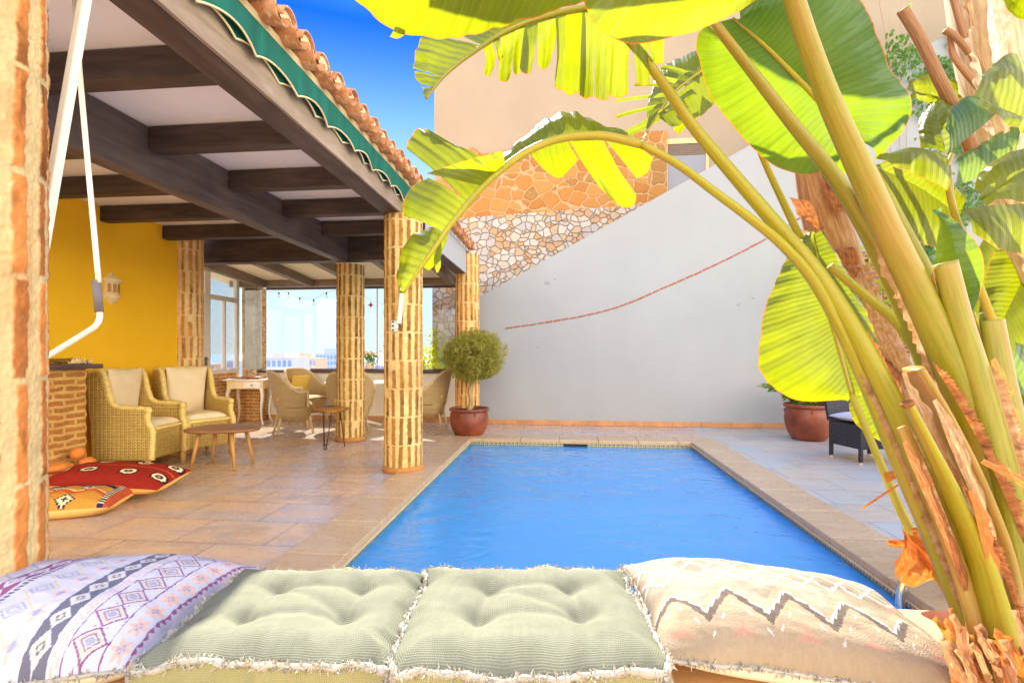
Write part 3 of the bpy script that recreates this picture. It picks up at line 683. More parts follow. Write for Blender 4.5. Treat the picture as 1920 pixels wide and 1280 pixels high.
def armchair(loc, rz, label):
    r = empty('wicker_armchair', loc, rz, label, 'armchair', 'wicker lounge armchairs by the yellow wall')
    W = .27
    top = [(.285, .13), (.295, .40), (.27, .47), (.245, .52), (.25, .60), (.24, .635), (.0, .648), (-.07, .665), (-.115, .71), (-.145, .80), (-.175, .93), (-.20, .99), (-.235, 1.015)]
    top = [tuple(p[:2]) for p in crv([(a, b, 0) for a, b in top], 40)]
    prof = top + [(-.34, 1.0), (-.345, .9), (-.31, .5), (-.29, .13)]
    mb = MB()
    for s in (-1, 1): mb.extrude(prof, .06, T(0, s * W, 0))
    mb.bar((-.255, 0, .13), (-.31, 0, 1.0), 2 * W - .065, .05, (1, 0, 0))
    mb.box(.215, .262, -W + .031, W - .031, .13, .425); mb.box(-.26, .215, -W + .031, W - .031, .34, .40)
    mb.build('frame', m_wick, r, bevel=.012)
    for s in (-1, 1):
        mb = MB(); pts = [(a + .004, s * W, b + .004) for a, b in top] + [(-.34, s * W, 1.005)]
        m_ = len(pts); rr = [.027 + .0022 * math.sin(i * 2.4) for i in range(m_)]
        mb.tube(pts, rr, 10, 130); mb.build('braided_rim', m_rim, r, True)
    mb = MB(); mb.tube([(-.325, -W, 1.01), (-.33, 0, 1.02), (-.325, W, 1.01)], .026, 10, 24); mb.build('braided_rim', m_rim, r, True); mb = MB(); mb.tube([(.262, -W + .02, .43), (.27, 0, .432), (.262, W - .02, .43)], .018, 8, 16); mb.build('braided_rim', m_rim, r, True)
    pillow('seat_cushion', m_cush, r, .47, 2 * W - .07, .13, T(.02, 0, .455), 3, 5)
    pillow('back_cushion', m_cush, r, .60, 2 * W - .08, .14, T(-.215, 0, .74) @ RY(-82), 5, 4)
    for x, y in ((.25, -W), (.25, W), (-.25, -W), (-.25, W)):
        mb = MB(); mb.tube([(x, y, .135), (x * 1.02, y, .001)], [.028, .022], 12); mb.build('leg', m_leg, r, True)
    return r
def face(a, b): return math.atan2(b[1] - a[1], b[0] - a[0])
armchair((-4.40, 4.83, 0), R(6), 'wicker armchair with cream cushions nearest to the brick fireplace')
armchair((-4.28, 5.44, 0), R(-24), 'wicker armchair with cream cushions farther from the fireplace, angled to the pool')
# coffee table
ct = empty('coffee_table', (-3.56, 4.93, 0), 0, 'low wooden coffee table with a rounded top and splayed legs', 'coffee table')
mb = MB(); n = 48; V = []
rad = lambda a: .335 * (1 + .10 * math.cos(3 * a + .5)) 
for z, k in ((.385, .90), (.392, .985), (.405, 1.0), (.418, .985), (.42, .95)):
    for i in range(n):
        a = 2 * math.pi * i / n; V.append((rad(a) * k * math.cos(a) * 1.08, rad(a) * k * math.sin(a) * .85, z))
F = [(j * n + i, j * n + (i + 1) % n, (j + 1) * n + (i + 1) % n, (j + 1) * n + i) for j in range(4) for i in range(n)] + [tuple(range(n))[::-1], tuple(4 * n + i for i in range(n))]
mb.add(V, F); mb.build('top', wood('table_walnut', lin(126, 82, 50), lin(176, 126, 82), 'x', .45), ct, True)
for x, y in ((-.22, -.20), (-.24, .15), (.23, -.15), (.21, .19)):
    mb = MB(); mb.tube([(x * .72, y * .75, .39), (x, y, .001)], [.022, .014], 12); mb.build('leg', m_leg, ct, True)
# hairpin stool
st = empty('hairpin_stool', (-2.93, 6.10, 0), 0, 'small wooden stool with black hairpin legs in front of the inner brick column', 'stool')
mb = MB(); n = 40; V = []
for z, k in ((.455, .72), (.468, .93), (.485, 1.0), (.497, .97)):
    for i in range(n):
        a = 2 * math.pi * i / n; q = .20 * (1 + .09 * math.cos(3 * a) + .05 * math.sin(2 * a)); V.append((q * k * math.cos(a), q * k * math.sin(a), z + .02 * math.cos(3 * a) * (k > .9)))
mb.add(V, [(j * n + i, j * n + (i + 1) % n, (j + 1) * n + (i + 1) % n, (j + 1) * n + i) for j in range(3) for i in range(n)] + [tuple(range(n))[::-1], tuple(3 * n + i for i in range(n))])
mb.build('seat', wood('stool_wood', lin(130, 82, 30), lin(186, 130, 60), 'x', .35), st, True)
m_iron = plain('black_iron', lin(56, 44, 38), .5, .6)
for k in range(3):
    a = R(-95 + 120 * k); c_, s_ = math.cos(a), math.sin(a); mb = MB()
    def lp_(t_, w, z): rr = .10 + t_ * .055; return (c_ * rr - s_ * w, s_ * rr + c_ * w, z)
    mb.tube([lp_(0, -.055, .46), lp_(.95, -.018, .03), lp_(1.02, -.012, .010), lp_(1.03, 0, .0065), lp_(1.02, .012, .010), lp_(.95, .018, .03), lp_(0, .055, .46)], .006, 8, 60); mb.build('hairpin_leg', m_iron, st, True)
# ---------------------------------------------------------------- dining set
def tub_chair(loc, rz, label, cushion=True):
    r = empty('wicker_dining_chair', loc, rz, label, 'chair', 'wicker chairs round the dining table')
    na, nz = 40, 14; A = np.linspace(R(62), R(298), na); t_ = np.linspace(0, 1, nz); TT, AA = np.meshgrid(t_, A)
    back = smoothstep(np.cos(AA - math.pi), -.2, .95)
    ztop = .63 + .30 * back ** 1.4; zb = .40
    Z = zb + (ztop - zb) * TT
    rr = .255 + .055 * TT + .05 * back * TT
    mb = MB(); mb.grid(rr * np.cos(AA), rr * np.sin(AA) * 1.05, Z, AA * .27, Z); o = mb.build('shell', m_wick2, r, True); s = o.modifiers.new('s', 'SOLIDIFY'); s.thickness = .03; s.offset = 0
    mb = MB(); rim = list(zip((rr * np.cos(AA))[:, -1], (rr * np.sin(AA) * 1.05)[:, -1], Z[:, -1])); f = rim[0]; l = rim[-1]
    mb.tube([(f[0] + .01, f[1], .40)] + rim + [(l[0] + .01, l[1], .40)], .02, 8, 90); mb.build('rim', m_rim2, r, True)
    mb = MB(); n = 40; V = []
    for z, k in ((.20, .80), (.30, .93), (.40, 1.0), (.43, 1.0)):
        for i in range(n):
            a = 2 * math.pi * i / n; sq = 1 / max(abs(math.cos(a)) ** 3 + abs(math.sin(a)) ** 3, .6) ** (1 / 3); V.append((.255 * sq * k * math.cos(a) * .98, .255 * sq * k * math.sin(a) * 1.03, z))
    mb.add(V, [(j * n + i, j * n + (i + 1) % n, (j + 1) * n + (i + 1) % n, (j + 1) * n + i) for j in range(3) for i in range(n)] + [tuple(range(n))[::-1], tuple(3 * n + i for i in range(n))], [((i % n) / n * 1.6, V[i][2]) for i in range(len(V))])
    mb.build('seat', m_wick2, r, True)
    for x, y in ((.19, -.18), (.19, .18), (-.20, -.16), (-.20, .16)):
        mb = MB(); mb.tube([(x, y, .25), (x * 1.28, y * 1.15, .001)], [.02, .015], 10); mb.build('leg', m_rim2, r, True)
    if cushion:
        pillow('seat_cushion', m_cush, r, .42, .42, .07, T(.02, 0, .455), 2, 4)
        pillow('back_cushion', m_ycush, r, .36, .40, .13, T(-.19, 0, .66) @ RY(-72), 4, 2.5)
    return r
TC = (-3.28, 7.78)
chairs = [((-4.05, 7.18), 'wicker dining chair nearest to the white console table, in front of the table', 0), ((-4.30, 8.08), 'wicker dining chair with a yellow cushion behind the table under the window', 0), ((-3.12, 7.14), 'wicker dining chair half hidden behind the inner brick column', 0), ((-2.12, 7.80), 'wicker dining chair with a bright cushion nearest to the potted olive tree', 0)]
for (x, y), lb, _ in chairs: tub_chair((x, y, 0), face((x, y), TC), lb)
dt = empty('dining_table', (*TC, 0), 0, 'round white dining table behind the brick columns', 'dining table')
m_wpaint = plain('white_paint', lin(238, 228, 204), .4)
mb = MB(); mb.lathe([(0, .705), (.50, .705), (.53, .712), (.535, .725), (.53, .738), (0, .74)], 48); mb.build('top', m_wpaint, dt)
mb = MB(); mb.lathe([(0, .05), (.05, .06), (.045, .3), (.06, .5), (.09, .704), (0, .704)], 24); mb.build('pedestal', m_wpaint, dt, True)
for k in range(3):
    a = R(30 + 120 * k); mb = MB(); mb.tube([(0.03 * math.cos(a), .03 * math.sin(a), .10), (.2 * math.cos(a), .2 * math.sin(a), .07), (.36 * math.cos(a), .36 * math.sin(a), .016)], [.03, .025, .015], 8, 12); mb.build('foot', m_wpaint, dt, True)
# console
cs = empty('console_table', (-5.33, 8.05, 0), R(4), 'white painted console table with one drawer and curved legs by the glass door', 'console table')
mb = MB(); mb.box(-.36, .36, -.21, .21, .735, .76); mb.build('top', m_wpaint, cs, bevel=.008)
mb = MB(); mb.box(-.31, .31, -.165, .165, .60, .734); mb.build('apron', plain('cream_paint', lin(240, 214, 160), .45), cs, bevel=.004)
mb = MB(); mb.box(-.02, .28, -.176, -.166, .615, .72); dw = mb.build('drawer', m_wpaint, cs, bevel=.003)
mb = MB(); mb.tube([(.13, -.177, .667), (.13, -.19, .667)], [.006, .011], 10); mb.build('knob', m_iron, dw, True)
for x, y in ((-.28, -.14), (.28, -.14), (-.28, .14), (.28, .14)):
    sx, sy = (1 if x > 0 else -1), (1 if y > 0 else -1)
    mb = MB(); mb.tube([(x, y, .60), (x + .02 * sx, y + .015 * sy, .48), (x - .01 * sx, y - .005 * sy, .25), (x, y, .08), (x + .03 * sx, y + .02 * sy, .02), (x + .03 * sx, y + .02 * sy, .001)], [.034, .03, .02, .016, .02, .022], 10, 30); mb.build('leg', m_wpaint, cs, True)
ds = MB(); ds.lathe([(0, 0), (.08, 0), (.16, .025), (.175, .032), (.165, .034), (.08, .012), (0, .010)], 36); o = ds.build('terracotta_dish', plain('terracotta_glaze', lin(206, 116, 66), .5), None, True); o.location = (-5.28, 8.06, .762)
tag(o, 'wide shallow terracotta dish on the white console table', 'dish')
# ---------------------------------------------------------------- fireplace with mantel and hearth
fp = empty('brick_fireplace', (-4.67, 3.75, 0), 0, 'low brick fireplace pier with a dark wooden mantel and small brick hearth', 'fireplace')
m_fb = bricks('fireplace_brick', lin(178, 108, 50), lin(156, 86, 44), lin(212, 168, 92), .21, .062, .016, .9, 1.0, .02)
mb = MB(); mb.box(-.228, .22, -.45, .50, .17, 1.055)
for i in range(15):
    if i % 2: mb.box(.0, .217, .5001, .512, .17 + i * .062, .17 + i * .062 + .045)
mb.build('brickwork', m_fb, fp, bevel=.004)
mb = MB(); mb.box(-.228, .30, -.55, .60, 1.056, 1.10); mb.build('mantel', wood('mantel_wood', lin(74, 56, 52), lin(112, 90, 84), 'y', .5), fp, bevel=.006)
mb = MB(); mb.box(-.228, .42, -.45, .56, 0, .168); mb.build('hearth', bricks('hearth_brick', lin(196, 116, 62), lin(166, 92, 50), lin(206, 160, 96), .21, .07, .012), fp, bevel=.01)
m_stone = stucco('orange_stone', lin(218, 130, 56), .15, 14, .85, .5, 60)
def rock(name, loc, r, sz, seed, label, cat, grp=None, m=None):
    n, k = 22, 14; th = np.linspace(0, 2 * np.pi, n); ph = np.linspace(0, np.pi, k); TH_, PH = np.meshgrid(th, ph)
    rr = r * (.85 + .3 * fbm(np.cos(TH_) * 1.3 + 5, PH * 1.2 + np.sin(TH_), seed))
    mb = MB(); mb.grid(rr * np.sin(PH) * np.cos(TH_) * sz[0], rr * np.sin(PH) * np.sin(TH_) * sz[1], rr * np.cos(PH) * sz[2] + r * sz[2] * .9, TH_, PH)
    o = mb.build(name, m or m_stone, None, True); o.location = loc; return tag(o, label, cat, grp)
def fpx(px, py, z):
    a = (px - 960) / FP; d = (CH - z) / ((py - HY) / FP); return P(px, py, d)
q = fpx(150, 876, .17); rock('stone', (-4.36, 3.92, .169), .075, (1.0, 1.5, .55), 1, 'flat orange stone lying on the hearth, leftmost of three', 'stone')
rock('stone', (-4.31, 4.13, .169), .065, (1.0, 1.1, .7), 2, 'rounded orange stone on the hearth edge beside the armchair', 'stone')
rock('stone', (-4.33, 4.06, .255), .055, (1, 1, .95), 3, 'small pointed orange stone resting on top of the other two', 'stone')
# dried things on the mantel
m_dry = stucco('dried_bark', lin(150, 112, 40), .3, 20, .9, 1, 40, .01); m_cone = stucco('bleached_coral', lin(232, 206, 140), .15, 20, .9, 1, 60, .008)
mb = MB()
for i in range(70):
    y = random.uniform(-.14, .14); mb.tube([(random.uniform(-.04, .04), y, random.uniform(.006, .05)), (random.uniform(-.05, .05), y + random.uniform(.05, .16), random.uniform(.01, .06))], [.006, .002], 5)
o = mb.build('dried_twig_bundle', m_dry, None, True); o.location = (-4.50, 3.98, 1.10); tag(o, 'bundle of dry brown twigs lying on the dark mantel', 'twigs')
mb = MB()
for i in range(46):
    y = random.uniform(-.1, .1); a = random.uniform(0, 3.14); h = .025 + .03 * math.cos(y * 14)
    mb.tube([(random.uniform(-.02, .02), y, .004), (.045 * math.cos(a), y + random.uniform(-.02, .02), h * math.sin(a) + .012)], [.010, .006], 6)
o = mb.build('bleached_coral', m_cone, None, True); o.location = (-4.46, 4.20, 1.10); tag(o, 'pale bleached coral branch on the end of the mantel', 'coral')
# ---------------------------------------------------------------- pots and plants
m_pot = NT('brown_glaze'); o_ = m_pot.ob(); f = m_pot.noise(o_, 3.5, 5, .6); f2 = m_pot.noise(o_, 30, 3)
m_pot = m_pot.pbr(m_pot.ramp(f, [(.3, lin(104, 46, 26)), (.55, lin(140, 70, 40)), (.75, lin(168, 96, 60))]), .42, m_pot.bump(f2, .12, .004), spec=.5)
m_soil = stucco('potting_soil', (.06, .04, .025), .4, 40, .95, 1, 80, .01)
def pot(root, r, h):
    p = [(0, 0), (.62, 0), (.70, .03), (.86, .20), (.97, .42), (1.0, .60), (.97, .78), (.925, .87), (.93, .885), (1.0, .90), (1.035, .93), (1.03, .97), (1.0, 1.0), (.95, 1.0), (.93, .97), (.92, .9), (0, .9)]
    mb = MB(); mb.lathe([(a * r, b * h) for a, b in p[:15]] + [(.90 * r, .88 * h)], 56); o = mb.build('pot', m_pot, root, True)
    mb = MB()
    for k in range(8):
        a = 2 * math.pi * k / 8 + .2; mb.lathe([(.024, -.01), (.02, .008), (.010, .014), (0, .015)], 10, (0, 0, 0)); 
        seg = mb.v[-40:]; mb.v[-40:] = [((r * .965 + p_[2]) * math.cos(a) - p_[0] * math.sin(a), (r * .965 + p_[2]) * math.sin(a) + p_[0] * math.cos(a), h * .80 + p_[1]) for p_ in seg]
    mb.build('studs', m_pot, o, True)
    mb = MB(); mb.lathe([(0, h * .9), (r * .91, h * .9), (r * .88, h * .915), (0, h * .92)], 30); mb.build('soil', m_soil, root)
def leafmat(name, c1, c2, tr, rough=.5, tf=.35):
    t = NT(name); oi = t.n('ObjectInfo'); f = t.noise(t.ob(), 9, 4, .7); c = t.ramp(f, [(.3, c1), (.7, c2)])
    d = t.n('BsdfPrincipled', Base_Color=c, Roughness=rough); d.inputs['Specular IOR Level'].default_value = .4
    l = t.n('BsdfTranslucent', Color=tr); s = t.n('MixShader', i0=tf, i1=d, i2=l); t.t.links.new(s.outputs[0], t.out.inputs[0]); return t.m
m_olive = leafmat('olive_leaves', lin(128, 132, 50), lin(190, 178, 84), lin(206, 196, 60))
m_bark = wood('olive_bark', lin(150, 116, 70), lin(206, 176, 130), 'z', .9, 30, .8)
def leaf_cloud(mb, pts, dirs, ll, lw):
    for p, d in zip(pts, dirs):
        d = Vector(d).normalized(); s = d.cross(Vector(rng.normal(size=3))).normalized(); l = ll * random.uniform(.7, 1.3); w = lw * random.uniform(.7, 1.2); p = Vector(p); n = d.cross(s)
        mb.add([p, p + d * l * .5 + s * w + n * w * .3, p + d * l, p + d * l * .5 - s * w + n * w * .3], [(0, 1, 2, 3)])
ot = empty('potted_olive_tree', (-1.44, 7.52, 0), .3, 'clipped round olive tree in a brown glazed pot beside the far column', 'potted tree')
# keep the pot clear of the column behind it
ot.location = (-1.36, 7.22, 0)
pot(ot, .285, .40)
mb = MB(); mb.tube([(0, 0, .35), (.03, 0, .5), (.01, .02, .65), (.06, .0, .82), (.05, .02, .98)], [.042, .034, .032, .03, .022], 12, 30)
for k in range(9):
    a = k * 2.4; mb.tube([(.06, 0, .80 + .02 * (k % 4)), (.06 + .14 * math.cos(a), .14 * math.sin(a), 1.0 + .03 * (k % 3)), (.05 + .30 * math.cos(a), .30 * math.sin(a), 1.05 + .2 * math.sin(k * 1.7))], [.016, .01, .004], 6, 10)
mb.build('trunk', m_bark, ot, True)
mb = MB(); N = 15000
d_ = rng.normal(size=(N, 3)); d_ /= np.linalg.norm(d_, axis=1)[:, None]
rad_ = .425 * (.30 + .7 * rng.random(N) ** .45) * (.74 + .56 * fbm(d_[:, 0] * 3.4 + 7, d_[:, 1] * 3.4 + d_[:, 2] * 3 + 9, 4))
pts = d_ * rad_[:, None] * np.array([1.02, 1.02, .86]) + np.array([.10, 0, 1.16])
keep = fbm(pts[:, 0] * 7 + 40, pts[:, 2] * 7 + pts[:, 1] * 6 + 40, 8) > .43
dd_ = d_ * .7 + rng.normal(size=(N, 3)) * .8 + np.array([0, 0, .35])
leaf_cloud(mb, pts[keep], dd_[keep], .054, .009)
for k in range(90):                                          # stray shoots beyond the clipped outline
    v = rng.normal(size=3); v /= np.linalg.norm(v); v[2] = abs(v[2]) * .8 + .05 * v[2]
    b_ = v * .34 * np.array([1, 1, .85]) + np.array([.10, 0, 1.16]); L_ = random.uniform(.06, .15)
    for j in range(9): leaf_cloud(mb, [b_ + v * L_ * j / 9], [v * .5 + rng.normal(size=3) * .6], .045, .008)
mb.build('crown', m_olive, ot)
ps = empty('potted_shrub', (3.42, 7.32, 0), 1.1, 'leafy green shrub in a round brown pot near the dark wicker chair', 'potted plant')
pot(ps, .305, .50)
m_shl = leafmat('shrub_leaves', lin(70, 104, 26), lin(120, 150, 50), lin(170, 200, 30))
stems = MB(); fol = MB(); 
for k in range(34):
    a = random.uniform(0, 6.28); rr = random.uniform(.25, .66); h = random.uniform(.0, .22); 
    q = [(.1 * math.cos(a), .1 * math.sin(a), .45), (.26 * math.cos(a), .26 * math.sin(a), .58 + h * .8), (rr * math.cos(a), rr * math.sin(a), .55 + h)]
    stems.tube(q, [.006, .004, .002], 5, 10); c_ = crv(q, 16)[4:]
    for p in c_:
        for _ in range(3): leaf_cloud(fol, [p], [rng.normal(size=3) + np.array([math.cos(a), math.sin(a), .4])], .062, .016)
stems.build('stems', m_shl, ps, True); fol.build('foliage', m_shl, ps)
# flowers on the sill
fl = empty('flower_pot', (-3.40, GY - .0, .926), 0, 'pot of orange flowers standing on the window sill between the columns', 'flower pot')
mb = MB(); mb.lathe([(0, 0), (.06, 0), (.085, .10), (.09, .11), (.08, .11), (0, .1)], 24); mb.build('pot', plain('white_pot', lin(236, 222, 190), .5), fl)
g = MB(); p_ = MB()
for k in range(160):
    p = rng.normal(size=3) * np.array([.07, .05, .05]) + np.array([0, 0, .17]); leaf_cloud(g, [p], [rng.normal(size=3) + np.array([0, 0, .6])], .06, .015)
for k in range(22):
    p = rng.normal(size=3) * np.array([.09, .05, .03]) + np.array([0, 0, .255])
    for j in range(7): a = j * .9; leaf_cloud(p_, [p], [(math.cos(a), math.sin(a), .3)], .03, .012)
g.build('foliage', m_shl, fl); p_.build('flowers', leafmat('orange_petals', lin(240, 130, 10), lin(250, 180, 30), lin(250, 190, 30)), fl)
# shrubs outside the right-hand panes
m_lime2 = leafmat('lime_leaves', lin(150, 160, 20), lin(200, 196, 40), lin(240, 240, 30), .5, .45)
for i, (x, y, z, r, lb) in enumerate(((-2.0, 9.25, 0, .42, 'sunlit lime green shrub outside the window, low behind the far wicker chair'), (-2.55, 9.5, 0, .34, 'taller lime green shrub outside the window by the rubble wall corner'))):
    r_ = empty('shrub', (x, y, z), i, lb, 'shrub'); f = MB(); s = MB(); hh = (.95, 1.5)[i]
    for k in range(26):
        a = random.uniform(0, 6.28); q = [(0, 0, 0), (.4 * r * math.cos(a), .4 * r * math.sin(a), hh * .6), (r * math.cos(a) * random.uniform(.3, 1), r * math.sin(a) * random.uniform(.3, 1), hh * random.uniform(.8, 1.1))]
        s.tube(q, [.008, .005, .002], 5, 10)
        for p in crv(q, 14)[4:]:
            for _ in range(3): leaf_cloud(f, [p + rng.normal(size=3) * .03], [rng.normal(size=3) + np.array([math.cos(a), math.sin(a), .4])], .09, .022)
    s.build('stems', m_lime2, r_, True); f.build('foliage', m_lime2, r_)
# ---------------------------------------------------------------- dark wicker seats on the right
def dark_seat(loc, rz, label, back=True):
    r = empty('dark_wicker_chair', loc, rz, label, 'chair', 'dark wicker chairs on the right deck')
    w, d = .27, .225                                       # faces local -Y
    mb = MB(); mb.box(-w, w, -d, d, .16, .42); mb.build('seat_base', m_wickd, r, bevel=.012)
    if back:
        mb = MB(); n = 15; V = []
        for s in (0, .04):
            for i in range(n):
                x = -w + 2 * w * i / (n - 1); z = .63 + .02 * math.cos(x / w * 1.4)
                V += [(x, d - .02 + s - .03 * (1 - (x / w) ** 2) * -1, .42), (x, d + .03 + s + .03 * (1 - (x / w) ** 2), z)]
        F = []
        for i in range(n - 1):
            a = 2 * i; F += [(a, a + 2, a + 3, a + 1), (2 * n + a, 2 * n + a + 1, 2 * n + a + 3, 2 * n + a + 2), (a + 1, a + 3, 2 * n + a + 3, 2 * n + a + 1)]
        F += [(0, 1, 2 * n + 1, 2 * n), (2 * n - 2, 4 * n - 2, 4 * n - 1, 2 * n - 1)]
        mb.add(V, F); mb.build('backrest', m_wickd, r)
        pillow('cushion', m_gcush, r, 2 * w + .05, 2 * d + .03, .12, T(0, -.03, .48), 6, 3)
    for x, y in ((-w + .02, -d + .02), (w - .02, -d + .02), (-w + .02, d - .02), (w - .02, d - .02)):
        mb = MB(); mb.box(x - .017, x + .017, y - .017, y + .017, .02, .165); l = mb.build('leg', m_wickd, r, bevel=.003)
        mb = MB(); mb.lathe([(0, .001), (.016, .001), (.019, .022), (0, .022)], 12, (x, y, 0)); mb.build('foot_cap', plain('foot_cap', lin(226, 180, 140), .5), l)
    return r
dark_seat((3.40, 5.98, 0), R(14), 'dark grey wicker chair with a speckled grey cushion beside the brown pot')
dark_seat((3.86, 5.32, 0), R(14), 'dark grey wicker footstool half hidden behind the banana stems', False)
# brick barbecue pillar with ivy
bp = empty('brick_chimney_pillar', (4.55, 7.9, 0), 0, 'brown brick barbecue pillar overgrown with ivy behind the banana plants', 'brick pillar')
mb = MB(); mb.box(-.5, .5, -.3, .3, 0, .95); mb.box(-.42, .42, -.22, .3, .951, 2.55); mb.box(-.48, .48, -.28, .3, 2.551, 2.66)
mb.build('brickwork', bricks('pillar_brick', lin(140, 84, 60), lin(112, 66, 52), lin(170, 130, 100), .22, .06, .014), bp, bevel=.006)
m_ivy = leafmat('ivy_leaves', lin(40, 92, 48), lin(110, 150, 50), lin(150, 190, 40))
def ivy(name, x0, x1, y, z0, z1, n, label, seed, m=m_ivy, lw=.026, dens=.46):
    q = np.random.default_rng(seed); f = MB(); s = MB(); r = empty(name, ((x0 + x1) / 2, y, z0), 0, label, 'ivy')
    cx = (x0 + x1) / 2
    for k in range(max(5, n // 900)):
        xa = q.uniform(x0, x1) - cx; s.tube([(xa, -.012, 0), (xa + q.uniform(-.2, .2), -.02, (z1 - z0) * .5), (xa + q.uniform(-.3, .3), -.015, (z1 - z0) * q.uniform(.8, 1))], [.007, .005, .002], 5, 16)
    X = q.uniform(x0, x1, n) - cx; Z = q.uniform(0, z1 - z0, n)
    dn = fbm(X * 2.2 + 30, Z * 2.0 + 30, seed, 4); k = dn > dens
    for x, z in zip(X[k], Z[k]):
        yy = -abs(q.normal()) * .07 - .015; d = Vector((q.normal() * .5, -.6 - q.random(), -.5 + q.normal() * .4)).normalized()
        t_ = Vector((1, 0, 0)).cross(d).normalized(); sd = d.cross(t_); w = lw * q.uniform(.6, 1.4); p = Vector((x, yy, z)); up = (t_ + sd * q.normal() * .5).normalized(); sd = d.cross(up).normalized()
        f.add([p - up * w, p - sd * w * .9 - up * w * .1, p - sd * w * .55 + up * w * .35 + d * .004, p + up * w * 1.3, p + sd * w * .55 + up * w * .35 + d * .004, p + sd * w * .9 - up * w * .1], [(0, 1, 2, 3, 4, 5)])
    s.build('stems', m_bark, r, True); f.build('foliage', m, r)
ivy('ivy', 3.9, 5.3, 7.60, 1.4, 3.4, 1500, 'bright green ivy spilling over the brown brick pillar', 3, leafmat('young_ivy', lin(110, 150, 30), lin(170, 190, 60), lin(200, 220, 40)))
ivy('ivy', 5.0, 7.2, 8.30, 1.5, 7.6, 12000, 'dark green ivy climbing the white wall at the right edge', 5)
# ---------------------------------------------------------------- string of bulbs and star outside the window
sl = empty('string_light', (-3.6, GY + .5, 2.1), 0, 'festoon cable with clear bulbs hanging outside the window panes', 'string light')
def win_pt(px, py): 
    a = (px - 960) / FP; d = (GY + .5) / (CC + a * SS); return P(px, py, d) - Vector((-3.6, GY + .5, 2.1))
ctl = [(487, 551), (523, 553), (541, 553), (562, 563), (588, 566), (612, 553), (640, 548), (676, 556), (700, 570), (730, 575), (760, 560), (793, 553)]
mb = MB(); mb.tube([win_pt(a, b - 5) for a, b in ctl], .0025, 6, 120); mb.build('cable', m_iron, sl, True)
t = NT('clear_bulb'); g_ = t.n('BsdfGlossy', Roughness=.02); t_ = t.n('BsdfTransparent', Color=(.95, .95, .95, 1)); s = t.n('MixShader', i0=.25, i1=t_, i2=g_); t.t.links.new(s.outputs[0], t.out.inputs[0]); m_bulb = t.m
for a, b in ((495, 552), (523, 553), (541, 553), (562, 563), (588, 566), (612, 553), (677, 556), (791, 553)):
    q = win_pt(a, b - 5); mb = MB(); mb.lathe([(0, 0), (.012, 0), (.014, -.04), (0, -.04)], 12, q); so = mb.build('socket', m_iron, sl)
    mb = MB(); mb.lathe([(.010, -.05), (.022, -.065), (.03, -.085), (.022, -.108), (0, -.115)], 12, q); mb.build('bulb', m_bulb, so, True)
q = win_pt(697, 572) + Vector((-3.6, GY + .5, 2.1)); mb = MB()
for k in range(8):
    a = k * math.pi / 4; d = Vector((math.cos(a), 0, math.sin(a))); sd = Vector((-d.z, 0, d.x)); tip = d * (.075 if k % 2 == 0 else .045)
    mb.add([sd * .02, -sd * .02, Vector((0, -.025, 0)), Vector((0, .025, 0)), tip], [(0, 2, 4), (2, 1, 4), (1, 3, 4), (3, 0, 4)])
o = mb.build('star_ornament', plain('red_paper', lin(196, 70, 60), .6)); o.location = (q.x, q.y - .05, q.z); tag(o, 'small red paper star hanging outside the window between columns', 'star ornament')
# ================================================================ foreground bench wall
fw = empty('low_bench_wall', (-.2, 1.1, 0), 0, 'low plastered bench wall with terracotta tile top carrying the row of cushions', 'bench wall')
mb = MB(); mb.box(-1.4, 2.6, -.62, .52, 0, .395); mb.build('wall_body', stucco('bench_plaster', lin(232, 196, 130), .08, 3, .9), fw, bevel=.01)
m_terr = stucco('terracotta_tile', lin(222, 146, 104), .16, 5, .75, .5, 50)
mb = MB()
for i in range(14): x = -1.45 + i * .294; mb.box(x, x + .286, .245, .535, .396, .42)
mb.build('edge_tiles', m_terr, fw, bevel=.006)
mb = MB()
for i in range(11): x = -1.62 + i * .392; mb.box(x, x + .386, -.63, .238, .396, .416)
mb.build('top_tiles', stucco('tan_tile', lin(206, 160, 104), .14, 4, .6), fw, bevel=.005)
m_yt = stucco('yellow_tile', lin(236, 176, 60), .08, 10, .6)
for x, lb in ((-.72, 'curved yellow ridge tile on the wall edge behind the half shaded green cushion'), (-.10, 'curved yellow ridge tile on the wall edge behind the fully sunlit green cushion')):
    mb = MB(); n = 14; V = []
    for y in (-.06, .06):
        for rr in (.062, .05):
            for k in range(n + 1): a = math.pi * k / n; V.append((rr * math.cos(a), y, rr * math.sin(a) * .9))
    N = n + 1; F = []
    for k in range(n): F += [(k, k + 1, 2 * N + k + 1, 2 * N + k), (N + k + 1, N + k, 3 * N + k, 3 * N + k + 1), (k, N + k, N + k + 1, k + 1), (2 * N + k, 2 * N + k + 1, 3 * N + k + 1, 3 * N + k)]
    F += [(0, 2 * N, 3 * N, N), (n, N + n, 3 * N + n, 2 * N + n)]
    mb.add(V, F); o = mb.build('ridge_tile', m_yt); o.location = (x, 1.56, .4205); tag(o, lb, 'tile')
